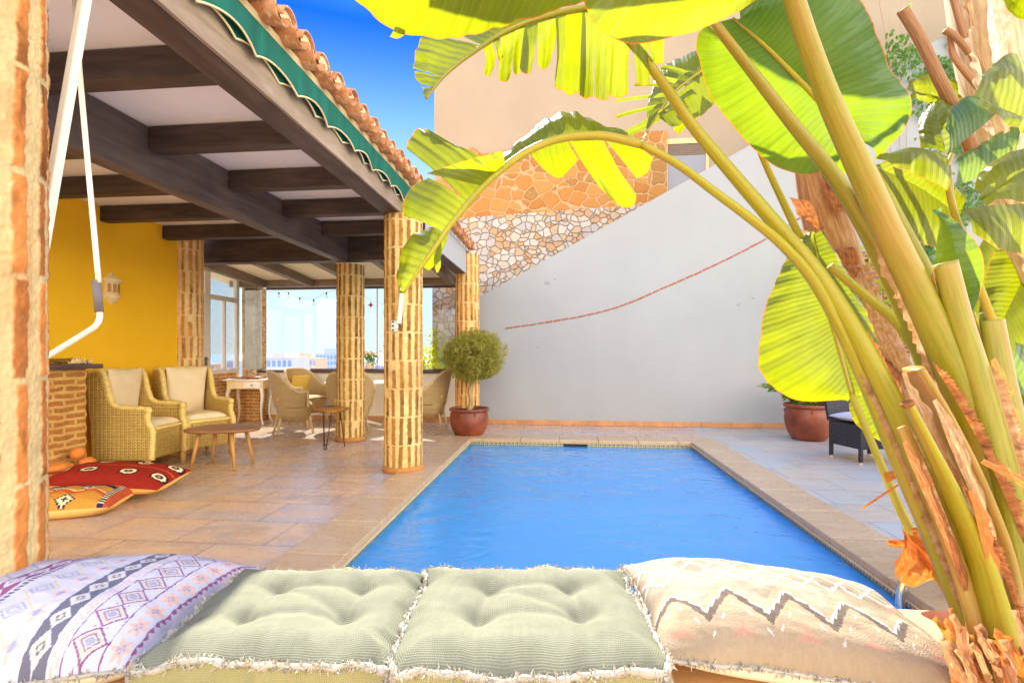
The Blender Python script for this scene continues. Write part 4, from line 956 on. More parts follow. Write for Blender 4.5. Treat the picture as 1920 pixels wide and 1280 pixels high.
# ================================================================ cushions
def lerp3(a, b, t): return np.array(a) * (1 - t[..., None]) + np.array(b) * t[..., None]
m_fringe = stucco('cream_fringe', lin(170, 162, 142), .06, 30, .95)
def fringe(name, path, parent, r=.0075, ns=900, L=.016, seed=0, mat=None):
    q = np.random.default_rng(seed); p = crv(path, 260); mb = MB()
    p[:, 2] += (fbm(np.arange(260) * .16, np.zeros(260), seed) - .5) * .012
    rr = r * (.7 + .9 * vnoise(np.arange(260) * .7, np.zeros(260) + seed, seed))
    mb.tube(p, rr, 7)
    T_ = np.gradient(p, axis=0); T_ /= np.linalg.norm(T_, axis=1)[:, None]
    for k in range(ns):
        i = q.integers(0, 260); d = q.normal(size=3); d -= d.dot(T_[i]) * T_[i] * .7; d /= np.linalg.norm(d)
        s = np.cross(d, q.normal(size=3)); s /= np.linalg.norm(s); a = p[i] + d * r * .5; l = L * q.uniform(.5, 1.2); w = .0022
        m_ = a + d * l * .6 + s * .003; mb.add([a - s * w, a + s * w, m_ + s * w * .9, a + d * l + q.normal(size=3) * .003, m_ - s * w * .9], [(0, 1, 2, 3, 4)])
    return mb.build(name, mat or m_fringe, parent)
m_sage = vcol('sage_weave', .95, .55, 300, 70, .1, .003)
def mattress(loc, rz, W, D, H, label, seed, tuft, lift):
    r = empty('mattress_cushion', loc, rz, label, 'cushion', 'pale green tufted mattress cushions')
    n, m = 120, 96; U, V = np.meshgrid(np.linspace(0, 1, n), np.linspace(0, 1, m), indexing='ij')
    ed = lambda t, s: (fbm(t * 5 + s, t * 0 + seed, seed, 3) - .5)
    X = (U - .5) * W + ed(V, 1) * .022 * (2 * U - 1) * 2 + lift[2] * (V - .5) * (U - .5)
    Y = (V - .5) * D + ed(U, 7) * .02 * (2 * V - 1) * 2
    e = (np.minimum(np.minimum(U, 1 - U) * W, np.minimum(V, 1 - V) * D) / .085).clip(0, 1); e = np.sin(e * math.pi / 2) ** .8
    dim = np.zeros_like(U)
    for (tu, tv) in tuft:
        d2 = ((U - tu) * W) ** 2 + ((V - tv) * D) ** 2; dim += .020 * np.exp(-d2 / .0009) + .014 * np.exp(-d2 / .006)
    cre = np.zeros_like(U)
    for i, (a, b) in enumerate(tuft):
        for (c, d) in tuft[i + 1:]:
            L2 = ((c - a) * W) ** 2 + ((d - b) * D) ** 2
            if L2 < .07:
                t_ = (((U - a) * W * (c - a) * W + (V - b) * D * (d - b) * D) / L2).clip(0, 1); dd = np.hypot((U - a - t_ * (c - a)) * W, (V - b - t_ * (d - b)) * D); cre = np.maximum(cre, .007 * np.exp(-(dd / .016) ** 2))
    for (a, b) in tuft:
        for (c, d) in ((a, 0 if b < .5 else 1), (0 if a < .5 else 1, b)):
            L2 = ((c - a) * W) ** 2 + ((d - b) * D) ** 2 + 1e-9; t_ = (((U - a) * W * (c - a) * W + (V - b) * D * (d - b) * D) / L2).clip(0, 1); dd = np.hypot((U - a - t_ * (c - a)) * W, (V - b - t_ * (d - b)) * D); cre = np.maximum(cre, .004 * (1 - t_ * .8) * np.exp(-(dd / .020) ** 2))
    wr = (fbm(U * 9, V * 7, seed + 3, 4) - .5) * .010
    Z = H + .042 * e - (dim + cre) * e + wr * e + ed(U, 3) * .03 * (1 - e) + ed(V, 4) * .02 * (1 - e) + lift[0] * V ** 2 + lift[1] * (1 - V) ** 3 * 0
    base = np.array(lin(122, 122, 101)); c = base[None, None] * (.92 + .16 * fbm(U * 60, V * 9, seed))[..., None] * (1 - .10 * smoothstep(fbm(U * 4, V * 4, seed + 8), .5, .7))[..., None]
    mb = MB(); mb.grid(X, Y, Z, U * W, V * D, c)
    mb.build('top', m_sage, r, True)
    mb = MB(); edge = [(X[i, 0], Y[i, 0], Z[i, 0]) for i in range(n)] + [(X[-1, j], Y[-1, j], Z[-1, j]) for j in range(1, m)] + [(X[i, -1], Y[i, -1], Z[i, -1]) for i in range(n - 2, -1, -1)] + [(X[0, j], Y[0, j], Z[0, j]) for j in range(m - 2, -1, -1)]
    E_ = np.array(edge); k = 8; tt = np.linspace(0, 1, k); bul = np.sin(tt * math.pi) * .012
    cen = np.array([0, 0, 0.]); out = E_ - cen; out[:, 2] = 0; out /= np.linalg.norm(out, axis=1)[:, None]
    G = E_[:, None, :] * np.array([1, 1, 0]) + out[:, None, :] * bul[None, :, None]; G[..., 2] = E_[:, 2][:, None] * (1 - tt)[None] + .004 * tt
    per = np.concatenate([[0], np.cumsum(np.linalg.norm(np.diff(E_, axis=0), axis=1))])
    sc_ = np.array(lin(150, 144, 98)); cc = np.ones((len(E_), k, 1)) * sc_ * (.9 + .2 * fbm(np.repeat(per[:, None], k, 1) * 40, np.repeat(tt[None], len(E_), 0) * 12, seed + 1))[..., None]
    mb.grid(G[..., 0], G[..., 1], G[..., 2], np.repeat(per[:, None], k, 1), np.repeat(tt[None] * H, len(E_), 0), cc); mb.build('side', m_sage, r, True)
    fringe('fringe', [tuple(p) for p in edge[::6]] + [edge[0]], r, .0062, 2300, .013, seed)
    for ci, (i, j) in enumerate(((0, 0), (-1, 0), (-1, -1), (0, -1))):
        p = np.array([X[i, j], Y[i, j], Z[i, j]]); fringe('fringe', [p, p * np.array([1.01, 1.01, .6]), p * np.array([1.0, 1.0, .05])], r, .005, 160, .011, seed + ci)
    return r
TF = [(.30, .33), (.70, .33), (.30, .68), (.70, .68)]
mattress((-.085, 1.225, .418), TH, .575, .43, .128, 'pale green tufted cushion lying fully in the sun', 5, [(.29, .40), (.72, .42), (.33, .70), (.70, .72)], (.02, 0, .0))
mattress((-.645, 1.185, .418), TH * .9, .535, .42, .125, 'pale green tufted cushion half in shade next to the striped pillow', 12, [(.27, .36), (.74, .38), (.32, .70), (.72, .70)], (.018, 0, .0))
m_pil_ = vcol('printed_cotton', .9, .25, 500, None, .15)
m_kil = vcol('kilim_wool', .97, .7, 260, None, .08, .004)
def fancy_pillow(name, loc, rz, W, D, H, colf, back, label, cat, seed, mat, n=200, m=150, tilt=(0, 0), fr=True, pw=2.6, wrinkle=.01, shear=0., seam=.30):
    r = empty(name, loc, rz, label, cat)
    U, V = np.meshgrid(np.linspace(0, 1, n), np.linspace(0, 1, m), indexing='ij'); u, v = U * 2 - 1, V * 2 - 1
    e = ((1 - np.abs(u) ** pw) * (1 - np.abs(v) ** pw)).clip(0) ** .5
    pin = .055
    X = W / 2 * u * (1 - pin * (1 - v ** 2) * np.abs(u) ** 3); Y = D / 2 * v * (1 - pin * (1 - u ** 2) * np.abs(v) ** 3)
    wr = (fbm(U * 5 + V * 2, V * 5, seed, 4) - .5) * wrinkle * 2 * e ** .6
    rad = np.hypot(u, v); crk = np.cos(np.arctan2(v, u) * 16 + 6 * fbm(U * 3, V * 3, seed)) * smoothstep(rad, .75, 1.25) * .003
    zs = H * seam + tilt[0] * X + tilt[1] * Y + (fbm(U * 2.2, V * 2.2, seed + 2) - .5) * .02
    Zt = zs + H * (.92 - seam) * e + wr + crk * (e > 0); Zb = np.minimum(zs, zs - H * (seam + .12) * e); Zb = np.maximum(Zb, .002)
    Y = Y + shear * X
    mb = MB(); mb.grid(X, Y, Zt, U * W, V * D, colf(U, V)); mb.build('cover', mat, r, True)
    mb = MB(); mb.grid(X, Y, Zb, U * W, V * D, np.ones((n, m, 1)) * np.array(back), flip=True); mb.build('back', mat, r, True)
    if fr:
        E_ = [(X[i, 0], Y[i, 0], zs[i, 0]) for i in range(n)] + [(X[-1, j], Y[-1, j], zs[-1, j]) for j in range(1, m)] + [(X[i, -1], Y[i, -1], zs[i, -1]) for i in range(n - 2, -1, -1)] + [(X[0, j], Y[0, j], zs[0, j]) for j in range(m - 2, -1, -1)]
        fringe('fringe', E_[::8] + [E_[0]], r, .0045, 2000, .012, seed)
    return r
# ---- striped ikat print
def ikat(U, V):
    W_, D_ = .80, .54
    s = (1 - U) * W_ / .42; t = V * D_ / .42                      # stripes run front to back, measured from the right edge
    jag = (vnoise(U * 600, V * 60, 1) - .5)
    s = s + jag * .010; y = t
    white = np.array(lin(188, 186, 190)); pur = np.array(lin(136, 84, 116)); dk = np.array(lin(104, 102, 112)); org = np.array(lin(216, 170, 146)); gry = np.array(lin(150, 152, 164)); tan_ = np.array(lin(190, 178, 140))
    c = np.ones(U.shape + (1,)) * white
    def put(mask, k, a=1.0):
        nonlocal c; m_ = np.asarray(mask, float)[..., None] * a; c = c * (1 - m_) + k * m_
    def fr(y, p): return np.abs(((y / p) % 1) - .5) * 2          # 1 at the cell border, 0 at its centre
    def diam(cx, hw, p): return np.abs((s - cx) / hw) + (fr(y, p))  # <1 inside a diamond
    x0 = .035
    put((s > .03) & (s < .075), pur); put((s > .03) & (s < .05 + .02 * fr(y, .05)), white, .75)
    fl = np.hypot((s - .135) / .055, ((y / .14 % 1) - .5) * 2.2); ang = np.arctan2(((y / .14 % 1) - .5) * 2.2, (s - .135) / .055)
    put((fl < .75 + .25 * np.cos(ang * 6)) & (s < .2) & (s > .08), org); put((fl < .42) & (np.abs(np.cos(ang * 2)) > .5), gry)
    put((s > .205) & (s < .212), pur); put((s > .40) & (s < .407), pur)
    d = diam(.306, .092, .16); put((d < 1.02) & (d > .86), pur); put((d < .74) & (d > .60), tan_); put((d < .56) & (d > .44), pur, .9); put((d < .32), gry)
    e2 = np.abs((s - .306) / .092) + (1 - fr(y, .16)) * 1.0; put((e2 < .42) & (e2 > .26) & (np.abs(s - .306) > .03), pur)
    put((fr(y, .035) < .55) & (s > .425) & (s < .437), org); put((fr(y + .017, .035) < .55) & (s > .448) & (s < .460), org)
    b0, b1 = .48 - .0 * s, .61
    put((s > b0) & (s < b1), dk); d = diam(.545, .052, .13); put((d < 1.0) & (s > b0) & (s < b1), white); put(d < .66, tan_, .8); put(d < .42, dk); put(d < .24, white)
    put((s > .625) & (s < .74), white); fl = np.hypot((s - .69) / .05, ((y / .15 % 1) - .5) * 2.4); ang = np.arctan2(((y / .15 % 1) - .5) * 2.4, (s - .69) / .05); put(fl < .6 + .3 * np.cos(ang * 4), org, .8); put(fl < .36, gry)
    d = diam(.83, .10, .17); put((d < 1.0) & (d > .86), tan_); put((d < .7) & (d > .56), gry); put((d < .40), gry, .7); put((d < .22), white)
    put((fr(y, .028) < .7) & (s > .955) & (s < .985), dk)
    put((s > 1.0) & (s < 1.11), pur); d = diam(1.055, .048, .15); put((d < 1) & (s > 1.0) & (s < 1.11), white); put(d < .6, gry); put(d < .3, white)
    d = diam(1.24, .11, .17); put((d < 1.0) & (d > .84), gry); put((d < .66) & (d > .5), org, .8); put(d < .35, gry, .8)
    put((s > 1.38) & (s < 1.43) & (fr(y, .04) < .7), gry); d = diam(1.55, .11, .2); put((d < 1.0) & (d > .8), gry); put(d < .5, pur, .6)
    d = diam(1.72, .10, .17); put((d < 1.0) & (d > .84), org, .8); put(d < .5, gry, .8); put((s > 1.84) & (s < 1.93), pur); put((s > 1.86) & (s < 1.91) & (fr(y, .08) < .6), white)
    return c * (.94 + .1 * fbm(U * 40, V * 40, 3))[..., None]
fancy_pillow('striped_pillow', (-1.33, 1.18, .415), R(0), .72, .50, .225, ikat, lin(226, 212, 180), 'large white pillow with purple and grey ikat stripes in the left foreground', 'pillow', 4, m_pil_, 460, 300, (-.02, .05), shear=.34)
# ---- cream kilim with zigzags
def kilim(U, V):
    W_, D_ = .78, .46; x, y = U * W_, V * D_
    x = x + (vnoise(U * 380, V * 300, 2) - .5) * .004; 
    cream = np.array(lin(148, 137, 118)); sand = np.array(lin(132, 120, 100)); wht = np.array(lin(186, 181, 172)); br = np.array(lin(98, 86, 75)); pk = np.array(lin(178, 124, 102)); tanb = np.array(lin(158, 138, 108))
    tri = lambda q: np.abs((q % 1) - .5) * 2
    per = .150; st = lambda q: np.round(q / .0125) * .0125
    c = lerp3(cream, sand, smoothstep(fbm(U * 9, V * 7, 5), .42, .62))
    def put(mask, k, a=1.0):
        nonlocal c; m_ = np.asarray(mask, float)[..., None] * a; c = c * (1 - m_) + k * m_
    zz = .075 + .085 * (1 - tri(x / per + .1))                       # serrated brown zigzag near the front seam
    saw = .010 * ((x * 40) % 1)
    put((y < zz + .04), tanb, .75); put((y > zz - .022 + saw * .6) & (y < zz + saw), br); put((y > zz + saw) & (y < zz + .009 + saw), wht, .9)
    put((np.abs(y - (zz - .046)) < .0035) & (((x * 30) % 1) < .3), wht, .8)
    cx = ((x / per + .1) % 1 - .5) * per; put((np.abs(cx) < .026) & (y > .030) & (y < .040), pk, .45); put((np.abs(cx) < .004 + .8 * np.abs(y - .052)) & (np.abs(y - .052) < .016), pk, .45)
    for k in (0, 1, 2, 3, 4, 5):                                     # white stepped lattice higher up
        zl = .215 + .085 * (k // 2) + .075 * ((1 - tri(x / per + .1)) if k % 2 == 0 else tri(x / per + .1)); saw2 = .008 * ((x * 55) % 1)
        put((y > zl) & (y < zl + .005 + saw2) & (y > zz + .02), wht, .9); put((y > zl - .007) & (y < zl) & (y > zz + .02), sand, .7)
        fx = ((x / per + .1 + .5 * (k % 2)) % 1 - .5) * per; fy = y - (.215 + .075 * k); an = np.arctan2(fy, fx)
        put((np.hypot(fx, fy) < .020 + .010 * np.cos(an * 6)) & (y > .2), pk, .6)
    return c * (.9 + .2 * fbm(U * 120, V * 90, 7))[..., None]
fancy_pillow('kilim_pillow', (.59, 1.40, .420), R(4), .78, .44, .185, kilim, lin(236, 220, 186), 'cream woven pillow with white lattice and brown zigzags beside the banana stems', 'pillow', 9, m_kil, 400, 260, (-.12, .05), wrinkle=.014)
# ---- the two kilim floor cushions
navy, rust, cre, red_, gold, blk = (np.array(lin(*q)) for q in ((44, 50, 76), (206, 92, 44), (240, 220, 170), (150, 44, 32), (206, 146, 60), (52, 34, 30)))
def redk(U, V):
    x, y = U * .95, V * .5; c = np.ones(U.shape + (1,)) * red_
    def put(m_, k, a=1.):
        nonlocal c; m_ = np.asarray(m_, float)[..., None] * a; c = c * (1 - m_) + k * m_
    j = (vnoise(U * 90, V * 60, 3) - .5) * .006
    for cx, cy in ((.30, .16), (.62, .16), (.88, .16), (.30, .38), (.62, .38), (.05, .2), (.88, .38)):
        d = np.maximum(np.abs(x - cx) * .8, np.abs(y - cy)) + j + .3 * np.minimum(np.abs(x - cx), np.abs(y - cy)); put(d < .062, blk); put(d < .048, cre); put(d < .028, navy); put(d < .012, gold)
    put(np.abs(y - .27) < .006 + j, rust, .8)
    return c * (.85 + .3 * fbm(U * 50, V * 40, 2))[..., None]
def navyk(U, V):
    x, y = U * .74, V * .5; c = np.ones(U.shape + (1,)) * gold
    def put(m_, k, a=1.):
        nonlocal c; m_ = np.asarray(m_, float)[..., None] * a; c = c * (1 - m_) + k * m_
    st = lambda q: np.round(q / .014) * .014
    tri = lambda q: np.abs((q % 1) - .5) * 2
    z = .06 * tri(x / .19); put((st(y - z) > .10) & (st(y - z) < .15), rust); put((st(y - z) > .15) & (st(y - z) < .165), cre); put((st(y - z) > .27) & (st(y - z) < .33), navy); put((st(y - z) > .33) & (st(y - z) < .37), rust); put((st(y - z) > .40), navy, .9); put((st(y - z) > .42), cre, .9); put((st(y - z) > .46), rust)
    for cx, cy in ((.12, .24), (.33, .24), (.52, .24), (.2, .05), (.45, .05)):
        d = np.abs(st(x - cx)) + np.abs(st(y - cy)); put(d < .07, navy); put(d < .048, cre); put(d < .026, navy)
    put((x > .66) & (((y / .03) % 1) < .5 + .5 * (x - .66) / .08), navy); put((x > .70), rust, .8); put((x > .665) & (x < .70) & (((y / .03) % 1) > .6), cre)
    return c * (.85 + .3 * fbm(U * 50, V * 40, 6))[..., None]
fancy_pillow('floor_cushion', (-3.72, 3.40, .001), R(22), .76, .52, .20, navyk, lin(240, 196, 112), 'orange and navy geometric kilim floor cushion, lowest of two on the tiles', 'floor cushion', 14, m_kil, 190, 130, fr=False, seam=.38)
fancy_pillow('floor_cushion', (-3.74, 3.86, .06), R(8), .95, .48, .21, redk, lin(240, 190, 104), 'red kilim floor cushion with dark medallions resting on the orange one', 'floor cushion', 17, m_kil, 220, 130, (-.06, .10), fr=False, seam=.42)
# ================================================================ giant strelitzia / banana plants
def leaf_mat(name, c1, c2, t1, t2, tf=.55, rough=.36):
    t = NT(name); tc = t.n('TexCoord'); sp = t.n('SeparateXYZ', Vector=tc.outputs['UV'])
    u, v = sp.outputs[0], sp.outputs[1]
    wob = t.noise(t.uv(3, 3), 2, 2)
    uu = t.math('ADD', u, t.math('MULTIPLY', wob, .012))
    vein = t.math('SINE', t.math('MULTIPLY', uu, 6.2832 / .021)); fine = t.math('SINE', t.math('MULTIPLY', uu, 6.2832 / .0062))
    vn = t.math('ADD', t.math('MULTIPLY', t.ramp(vein, [(.55, 0.), (1.0, 1.)]), .8), t.math('MULTIPLY', fine, .10))
    n = t.noise(t.ob(), 5, 5, .6)
    cd = t.ramp(n, [(.3, c1), (.7, c2)]); cd = t.mix(t.math('MULTIPLY', vn, .28), cd, sc3(c2, 1.7))
    ct = t.ramp(n, [(.3, t1), (.7, t2)]); ct = t.mix(t.math('MULTIPLY', vn, .22), ct, sc3(t2, 1.25))
    en = t.noise(t.uv(30, 2), 3, 4); em = t.ramp(t.math('ADD', v, t.math('MULTIPLY', t.math('SUBTRACT', en, .5), .03)), [(.982, 0.), (.994, 1.)])
    br = lin(206, 116, 26); cd = t.mix(em, cd, br); ct = t.mix(em, ct, lin(216, 130, 20))
    sp_ = t.ramp(t.noise(t.ob(), 46, 2), [(.74, 0.), (.80, .8)]); cd = t.mix(sp_, cd, lin(120, 80, 20)); ct = t.mix(sp_, ct, lin(150, 100, 10))
    h = t.math('ADD', t.math('MULTIPLY', vein, .5), t.math('MULTIPLY', fine, .12)); nb = t.bump(h, .30, .0035)
    d = t.n('BsdfPrincipled', Base_Color=cd, Roughness=rough, Normal=nb); d.inputs['Specular IOR Level'].default_value = .5
    l = t.n('BsdfTranslucent', Color=ct, Normal=nb); s = t.n('MixShader', i0=tf, i1=d, i2=l); t.t.links.new(s.outputs[0], t.out.inputs[0]); return t.m
m_leaf = leaf_mat('banana_leaf', lin(88, 98, 12), lin(118, 124, 22), lin(134, 143, 0), lin(154, 161, 2))
m_leafd = leaf_mat('banana_leaf_deep', lin(48, 88, 44), lin(78, 112, 50), lin(126, 150, 0), lin(150, 168, 2), .45, .3)
def stalk_mat(name, c1, c2, c3):
    t = NT(name); f = t.noise(t.uv(7, 1.6), 3, 5, .6, .3); g = t.noise(t.ob(), 2.2, 3); k = t.noise(t.uv(40, 6), 6, 4)
    c = t.ramp(f, [(.3, c1), (.55, c2), (.72, c3)]); c = t.mix(t.ramp(g, [(.46, 0.), (.66, .75)]), c, c3); c = t.mix(t.ramp(t.noise(t.uv(3, .9), 2.2, 6, .7, .8), [(.54, 0.), (.70, .6)]), c, lin(170, 104, 44)); c = t.mix(t.ramp(k, [(.60, 0.), (.72, .8)]), c, lin(120, 72, 28))
    d = t.n('BsdfPrincipled', Base_Color=c, Roughness=.38, Normal=t.bump(t.noise(t.uv(60, 3), 4, 3), .2, .002)); d.inputs['Specular IOR Level'].default_value = .5
    l = t.n('BsdfTranslucent', Color=c); s = t.n('MixShader', i0=.22, i1=d, i2=l); t.t.links.new(s.outputs[0], t.out.inputs[0]); return t.m
m_stalk = stalk_mat('banana_stalk', lin(148, 148, 18), lin(174, 163, 26), lin(188, 156, 50))
m_stalk2 = stalk_mat('olive_stalk', lin(130, 130, 24), lin(162, 152, 34), lin(178, 144, 64))
m_sheath = stalk_mat('ageing_sheath', lin(156, 136, 44), lin(182, 144, 64), lin(194, 142, 86))
def dry_mat(name, a, b, c_):
    t = NT(name); f = t.noise(t.uv(9, 2), 4, 6, .65, .4); c = t.ramp(f, [(.28, a), (.5, b), (.75, c_)])
    d = t.n('BsdfPrincipled', Base_Color=c, Roughness=.75, Normal=t.bump(f, .5, .006)); l = t.n('BsdfTranslucent', Color=c); s = t.n('MixShader', i0=.3, i1=d, i2=l); t.t.links.new(s.outputs[0], t.out.inputs[0]); return t.m
m_dry1 = dry_mat('dry_margin', lin(88, 52, 30), lin(170, 102, 50), lin(200, 146, 92))
m_dry2 = dry_mat('dry_sheath', lin(138, 96, 60), lin(186, 142, 94), lin(214, 184, 142))
m_brown = dry_mat('brown_stalk', lin(126, 86, 60), lin(176, 128, 88), lin(206, 164, 120))
m_orange = dry_mat('dead_leaf_orange', lin(180, 92, 26), lin(206, 122, 44), lin(222, 160, 88))
m_pale = dry_mat('pale_trunk', lin(176, 150, 110), lin(214, 190, 150), lin(236, 224, 196))
def W3(pts): return np.array([tuple(P(*p)) for p in pts])
def patch(mb, mid, edge, bulge=.0, nu=40, nv=16, rip=.004, seed=0, u0=0., roll=0.):
    A = crv(W3(mid), nu); B = crv(W3(edge), nu)
    T_ = np.gradient(A, axis=0) + np.gradient(B, axis=0); N_ = np.cross(T_, B - A); N_ /= np.linalg.norm(N_, axis=1)[:, None] + 1e-9
    if (N_.mean(0) @ ((A + B).mean(0) / 2 - np.array([0, 0, CH]))) > 0: N_ = -N_          # bulge towards the open side
    Lu = np.concatenate([[0], np.cumsum(np.linalg.norm(np.diff((A + B) / 2, axis=0), axis=1))]) + u0
    s = np.linspace(0, 1, nv)
    Q = A[:, None] * (1 - s)[None, :, None] + B[:, None] * s[None, :, None]
    wv = rip * np.sin(Lu[:, None] * 95 + 3 * fbm(Lu * 9, Lu * 0, seed)[:, None] * 4) * s[None] ** 1.5 + rip * 2.5 * (fbm(Lu[:, None] * 14 + s[None] * 2, s[None] * 3 + seed, seed) - .5)
    off = bulge * np.sin(s * math.pi * .9)[None] + wv + roll * s[None] ** 4
    Q = Q + N_[:, None] * off[..., None]
    mb.grid(Q[..., 0], Q[..., 1], Q[..., 2], np.repeat(Lu[:, None], nv, 1), np.repeat(s[None], nu, 0))
def blade(root, name, patches, mat=None, **kw):
    mb = MB(); u0 = random.uniform(0, .1)
    for i, p in enumerate(patches):
        k = dict(kw); k.update(p[2] if len(p) > 2 else {}); patch(mb, p[0], p[1], seed=i * 7 + len(patches), u0=u0, **k)
    mb.c = []
    return mb.build(name, mat or m_leaf, root, True, fixn=False)
def stalk(root, pts, r0, r1, mat=None, name='petiole', flat=.8, n=14, rr=None):
    w = W3(pts); m_ = len(w); r = rr if rr is not None else r0 + (r1 - r0) * np.linspace(0, 1, m_) ** 1.3
    mb = MB(); mb.tube(w, r, n, 70, flat=flat); return mb.build(name, mat or m_stalk, root, True)
def margin(root, pts, off, w, mat=None, seed=0, t0=0., t1=1., name='dry_margin', teeth=46):
    q = np.random.default_rng(seed); n = 260; c = crv(W3(pts), n); a, b = int(t0 * (n - 1)), int(t1 * (n - 1)) + 1; c = c[a:b]; n = len(c)
    T_ = np.gradient(c, axis=0); T_ /= np.linalg.norm(T_, axis=1)[:, None]; V_ = c - np.array([0, 0, CH]); V_ /= np.linalg.norm(V_, axis=1)[:, None]
    S_ = np.cross(T_, V_); S_ /= np.linalg.norm(S_, axis=1)[:, None]
    t_ = np.linspace(0, 1, n); o = np.interp(t_, [0, 1], off if hasattr(off, '__len__') else (off, off))
    sg = np.sign(o[0] if o[0] else 1)
    jag = w * (.35 + .9 * fbm(t_ * 5, t_ * 0, seed) + .55 * ((t_ * teeth + q.normal() * .2) % 1) * (vnoise(t_ * teeth, t_ * 0, seed) > .3)) * np.minimum(1, np.minimum(t_, 1 - t_) * 12 + .15)
    I = c + S_ * o[:, None] - V_ * .002; M_ = I + S_ * (sg * jag * .55)[:, None] - V_ * (.006 * fbm(t_ * 8, t_ * 0, seed + 2))[:, None]; O = I + S_ * (sg * jag)[:, None] + V_ * (.010 * (fbm(t_ * 14, t_ * 0, seed + 5) - .5))[:, None]
    G = np.stack([I, M_, O], 1); mb = MB(); mb.grid(G[..., 0], G[..., 1], G[..., 2], np.repeat((t_ * .8)[:, None], 3, 1), np.repeat(np.array([[0, .02, .04]]), n, 0))
    return mb.build(name, mat or m_dry1, root, fixn=False)
A = empty('banana_plant', P(1880, 1300, 1.25), 0, 'tall banana plant in the right foreground with arching torn leaves and orange dry margins', 'banana plant')
base = A.location.copy()
def into(root):
    for ch in root.children: ch.matrix_parent_inverse = Matrix.Translation(-root.location)
# ---- petioles of the big clump (pixel, pixel, depth)
P1 = [(1470, -60, 1.22), (1515, 80, 1.25), (1560, 200, 1.28), (1610, 310, 1.30), (1668, 440, 1.31), (1735, 580, 1.31), (1792, 710, 1.30), (1845, 860, 1.28), (1880, 1010, 1.26), (1898, 1150, 1.23), (1905, 1300, 1.18)]
P2 = [(1338, 42, 1.46), (1400, 122, 1.46), (1480, 225, 1.46), (1560, 325, 1.45), (1625, 430, 1.44), (1690, 560, 1.42), (1756, 720, 1.39), (1822, 900, 1.35), (1862, 1090, 1.29), (1880, 1290, 1.22)]
P3 = [(1120, 24, 1.5), (1185, 82, 1.5), (1240, 152, 1.5), (1300, 238, 1.5), (1370, 322, 1.49), (1450, 415, 1.47), (1530, 510, 1.44), (1592, 606, 1.41), (1652, 716, 1.38), (1722, 860, 1.34), (1795, 1020, 1.29), (1850, 1170, 1.24), (1872, 1300, 1.2)]
P4 = [(1200, 270, 1.37), (1270, 308, 1.39), (1340, 360, 1.41), (1410, 412, 1.42), (1470, 462, 1.43), (1528, 530, 1.43), (1580, 625, 1.42), (1632, 740, 1.41), (1690, 880, 1.38), (1755, 1030, 1.34), (1815, 1180, 1.28), (1850, 1300, 1.22)]
P6 = [(1602, 262, 1.56), (1650, 345, 1.55), (1705, 450, 1.53), (1752, 545, 1.5), (1800, 660, 1.46), (1852, 800, 1.41), (1895, 1000, 1.34), (1915, 1200, 1.27)]
P7 = [(1556, 498, 1.60), (1620, 552, 1.58), (1676, 598, 1.55), (1716, 650, 1.52), (1748, 720, 1.49), (1790, 830, 1.45), (1840, 980, 1.38)]
P8 = [(1595, 737, 1.95), (1622, 800, 1.90), (1652, 870, 1.83), (1684, 945, 1.74), (1722, 1020, 1.65), (1768, 1090, 1.53), (1806, 1150, 1.42), (1832, 1225, 1.32)]
for p, r0, r1, m in ((P1, .024, .064, m_stalk2), (P2, .015, .052, m_stalk2), (P3, .014, .046, m_stalk), (P4, .012, .028, m_stalk), (P6, .014, .054, m_stalk2), (P7, .016, .030, m_stalk), (P8, .012, .022, m_stalk)):
    stalk(A, p, r0, r1, m)
# cut and ageing stalks
T1 = [(1772, 492, 1.27), (1800, 600, 1.27), (1838, 720, 1.26), (1876, 860, 1.24), (1910, 1000, 1.22), (1940, 1200, 1.18)]
T2 = [(1702, 757, 1.20), (1740, 832, 1.20), (1790, 935, 1.19), (1838, 1050, 1.18), (1872, 1180, 1.16), (1890, 1290, 1.14)]
T3 = [(1712, 690, 1.27), (1770, 790, 1.26), (1832, 920, 1.24), (1880, 1060, 1.22), (1900, 1220, 1.18)]
T4 = [(1785, 730, 1.33), (1820, 830, 1.32), (1862, 960, 1.30), (1900, 1120, 1.26)]
T5 = [(1860, 600, 1.36), (1880, 720, 1.35), (1905, 850, 1.33), (1935, 1000, 1.3)]
T6 = [(1690, 800, 1.24), (1735, 900, 1.23), (1790, 1040, 1.21), (1835, 1180, 1.18), (1852, 1290, 1.16)]
stalk(A, T1, .028, .034, m_stalk2, 'cut_stalk'); stalk(A, T2, .015, .052, m_stalk, 'cut_stalk', .6); stalk(A, T3, .040, .050, m_sheath, 'leaf_sheath', .35)
stalk(A, T4, .024, .044, m_sheath, 'leaf_sheath', .5); stalk(A, T5, .030, .05, m_stalk2, 'leaf_sheath', .6); stalk(A, T6, .012, .030, m_sheath, 'leaf_sheath', .5)
mb = MB(); q = P(1702, 757, 1.197); 
mb.lathe([(0, .0), (.010, .001), (.0145, -.001), (.0135, -.01)], 16); MM = Vector(P(1702, 757, 1.2) - P(1712, 777, 1.2)).to_track_quat('Z', 'Y').to_matrix().to_4x4(); mb.v = [tuple(q + MM @ Vector(v) + (P(1700, 753, 1.2) - P(1702, 757, 1.2))) for v in mb.v]; mb.build('cut_face', m_dry1, A, True)
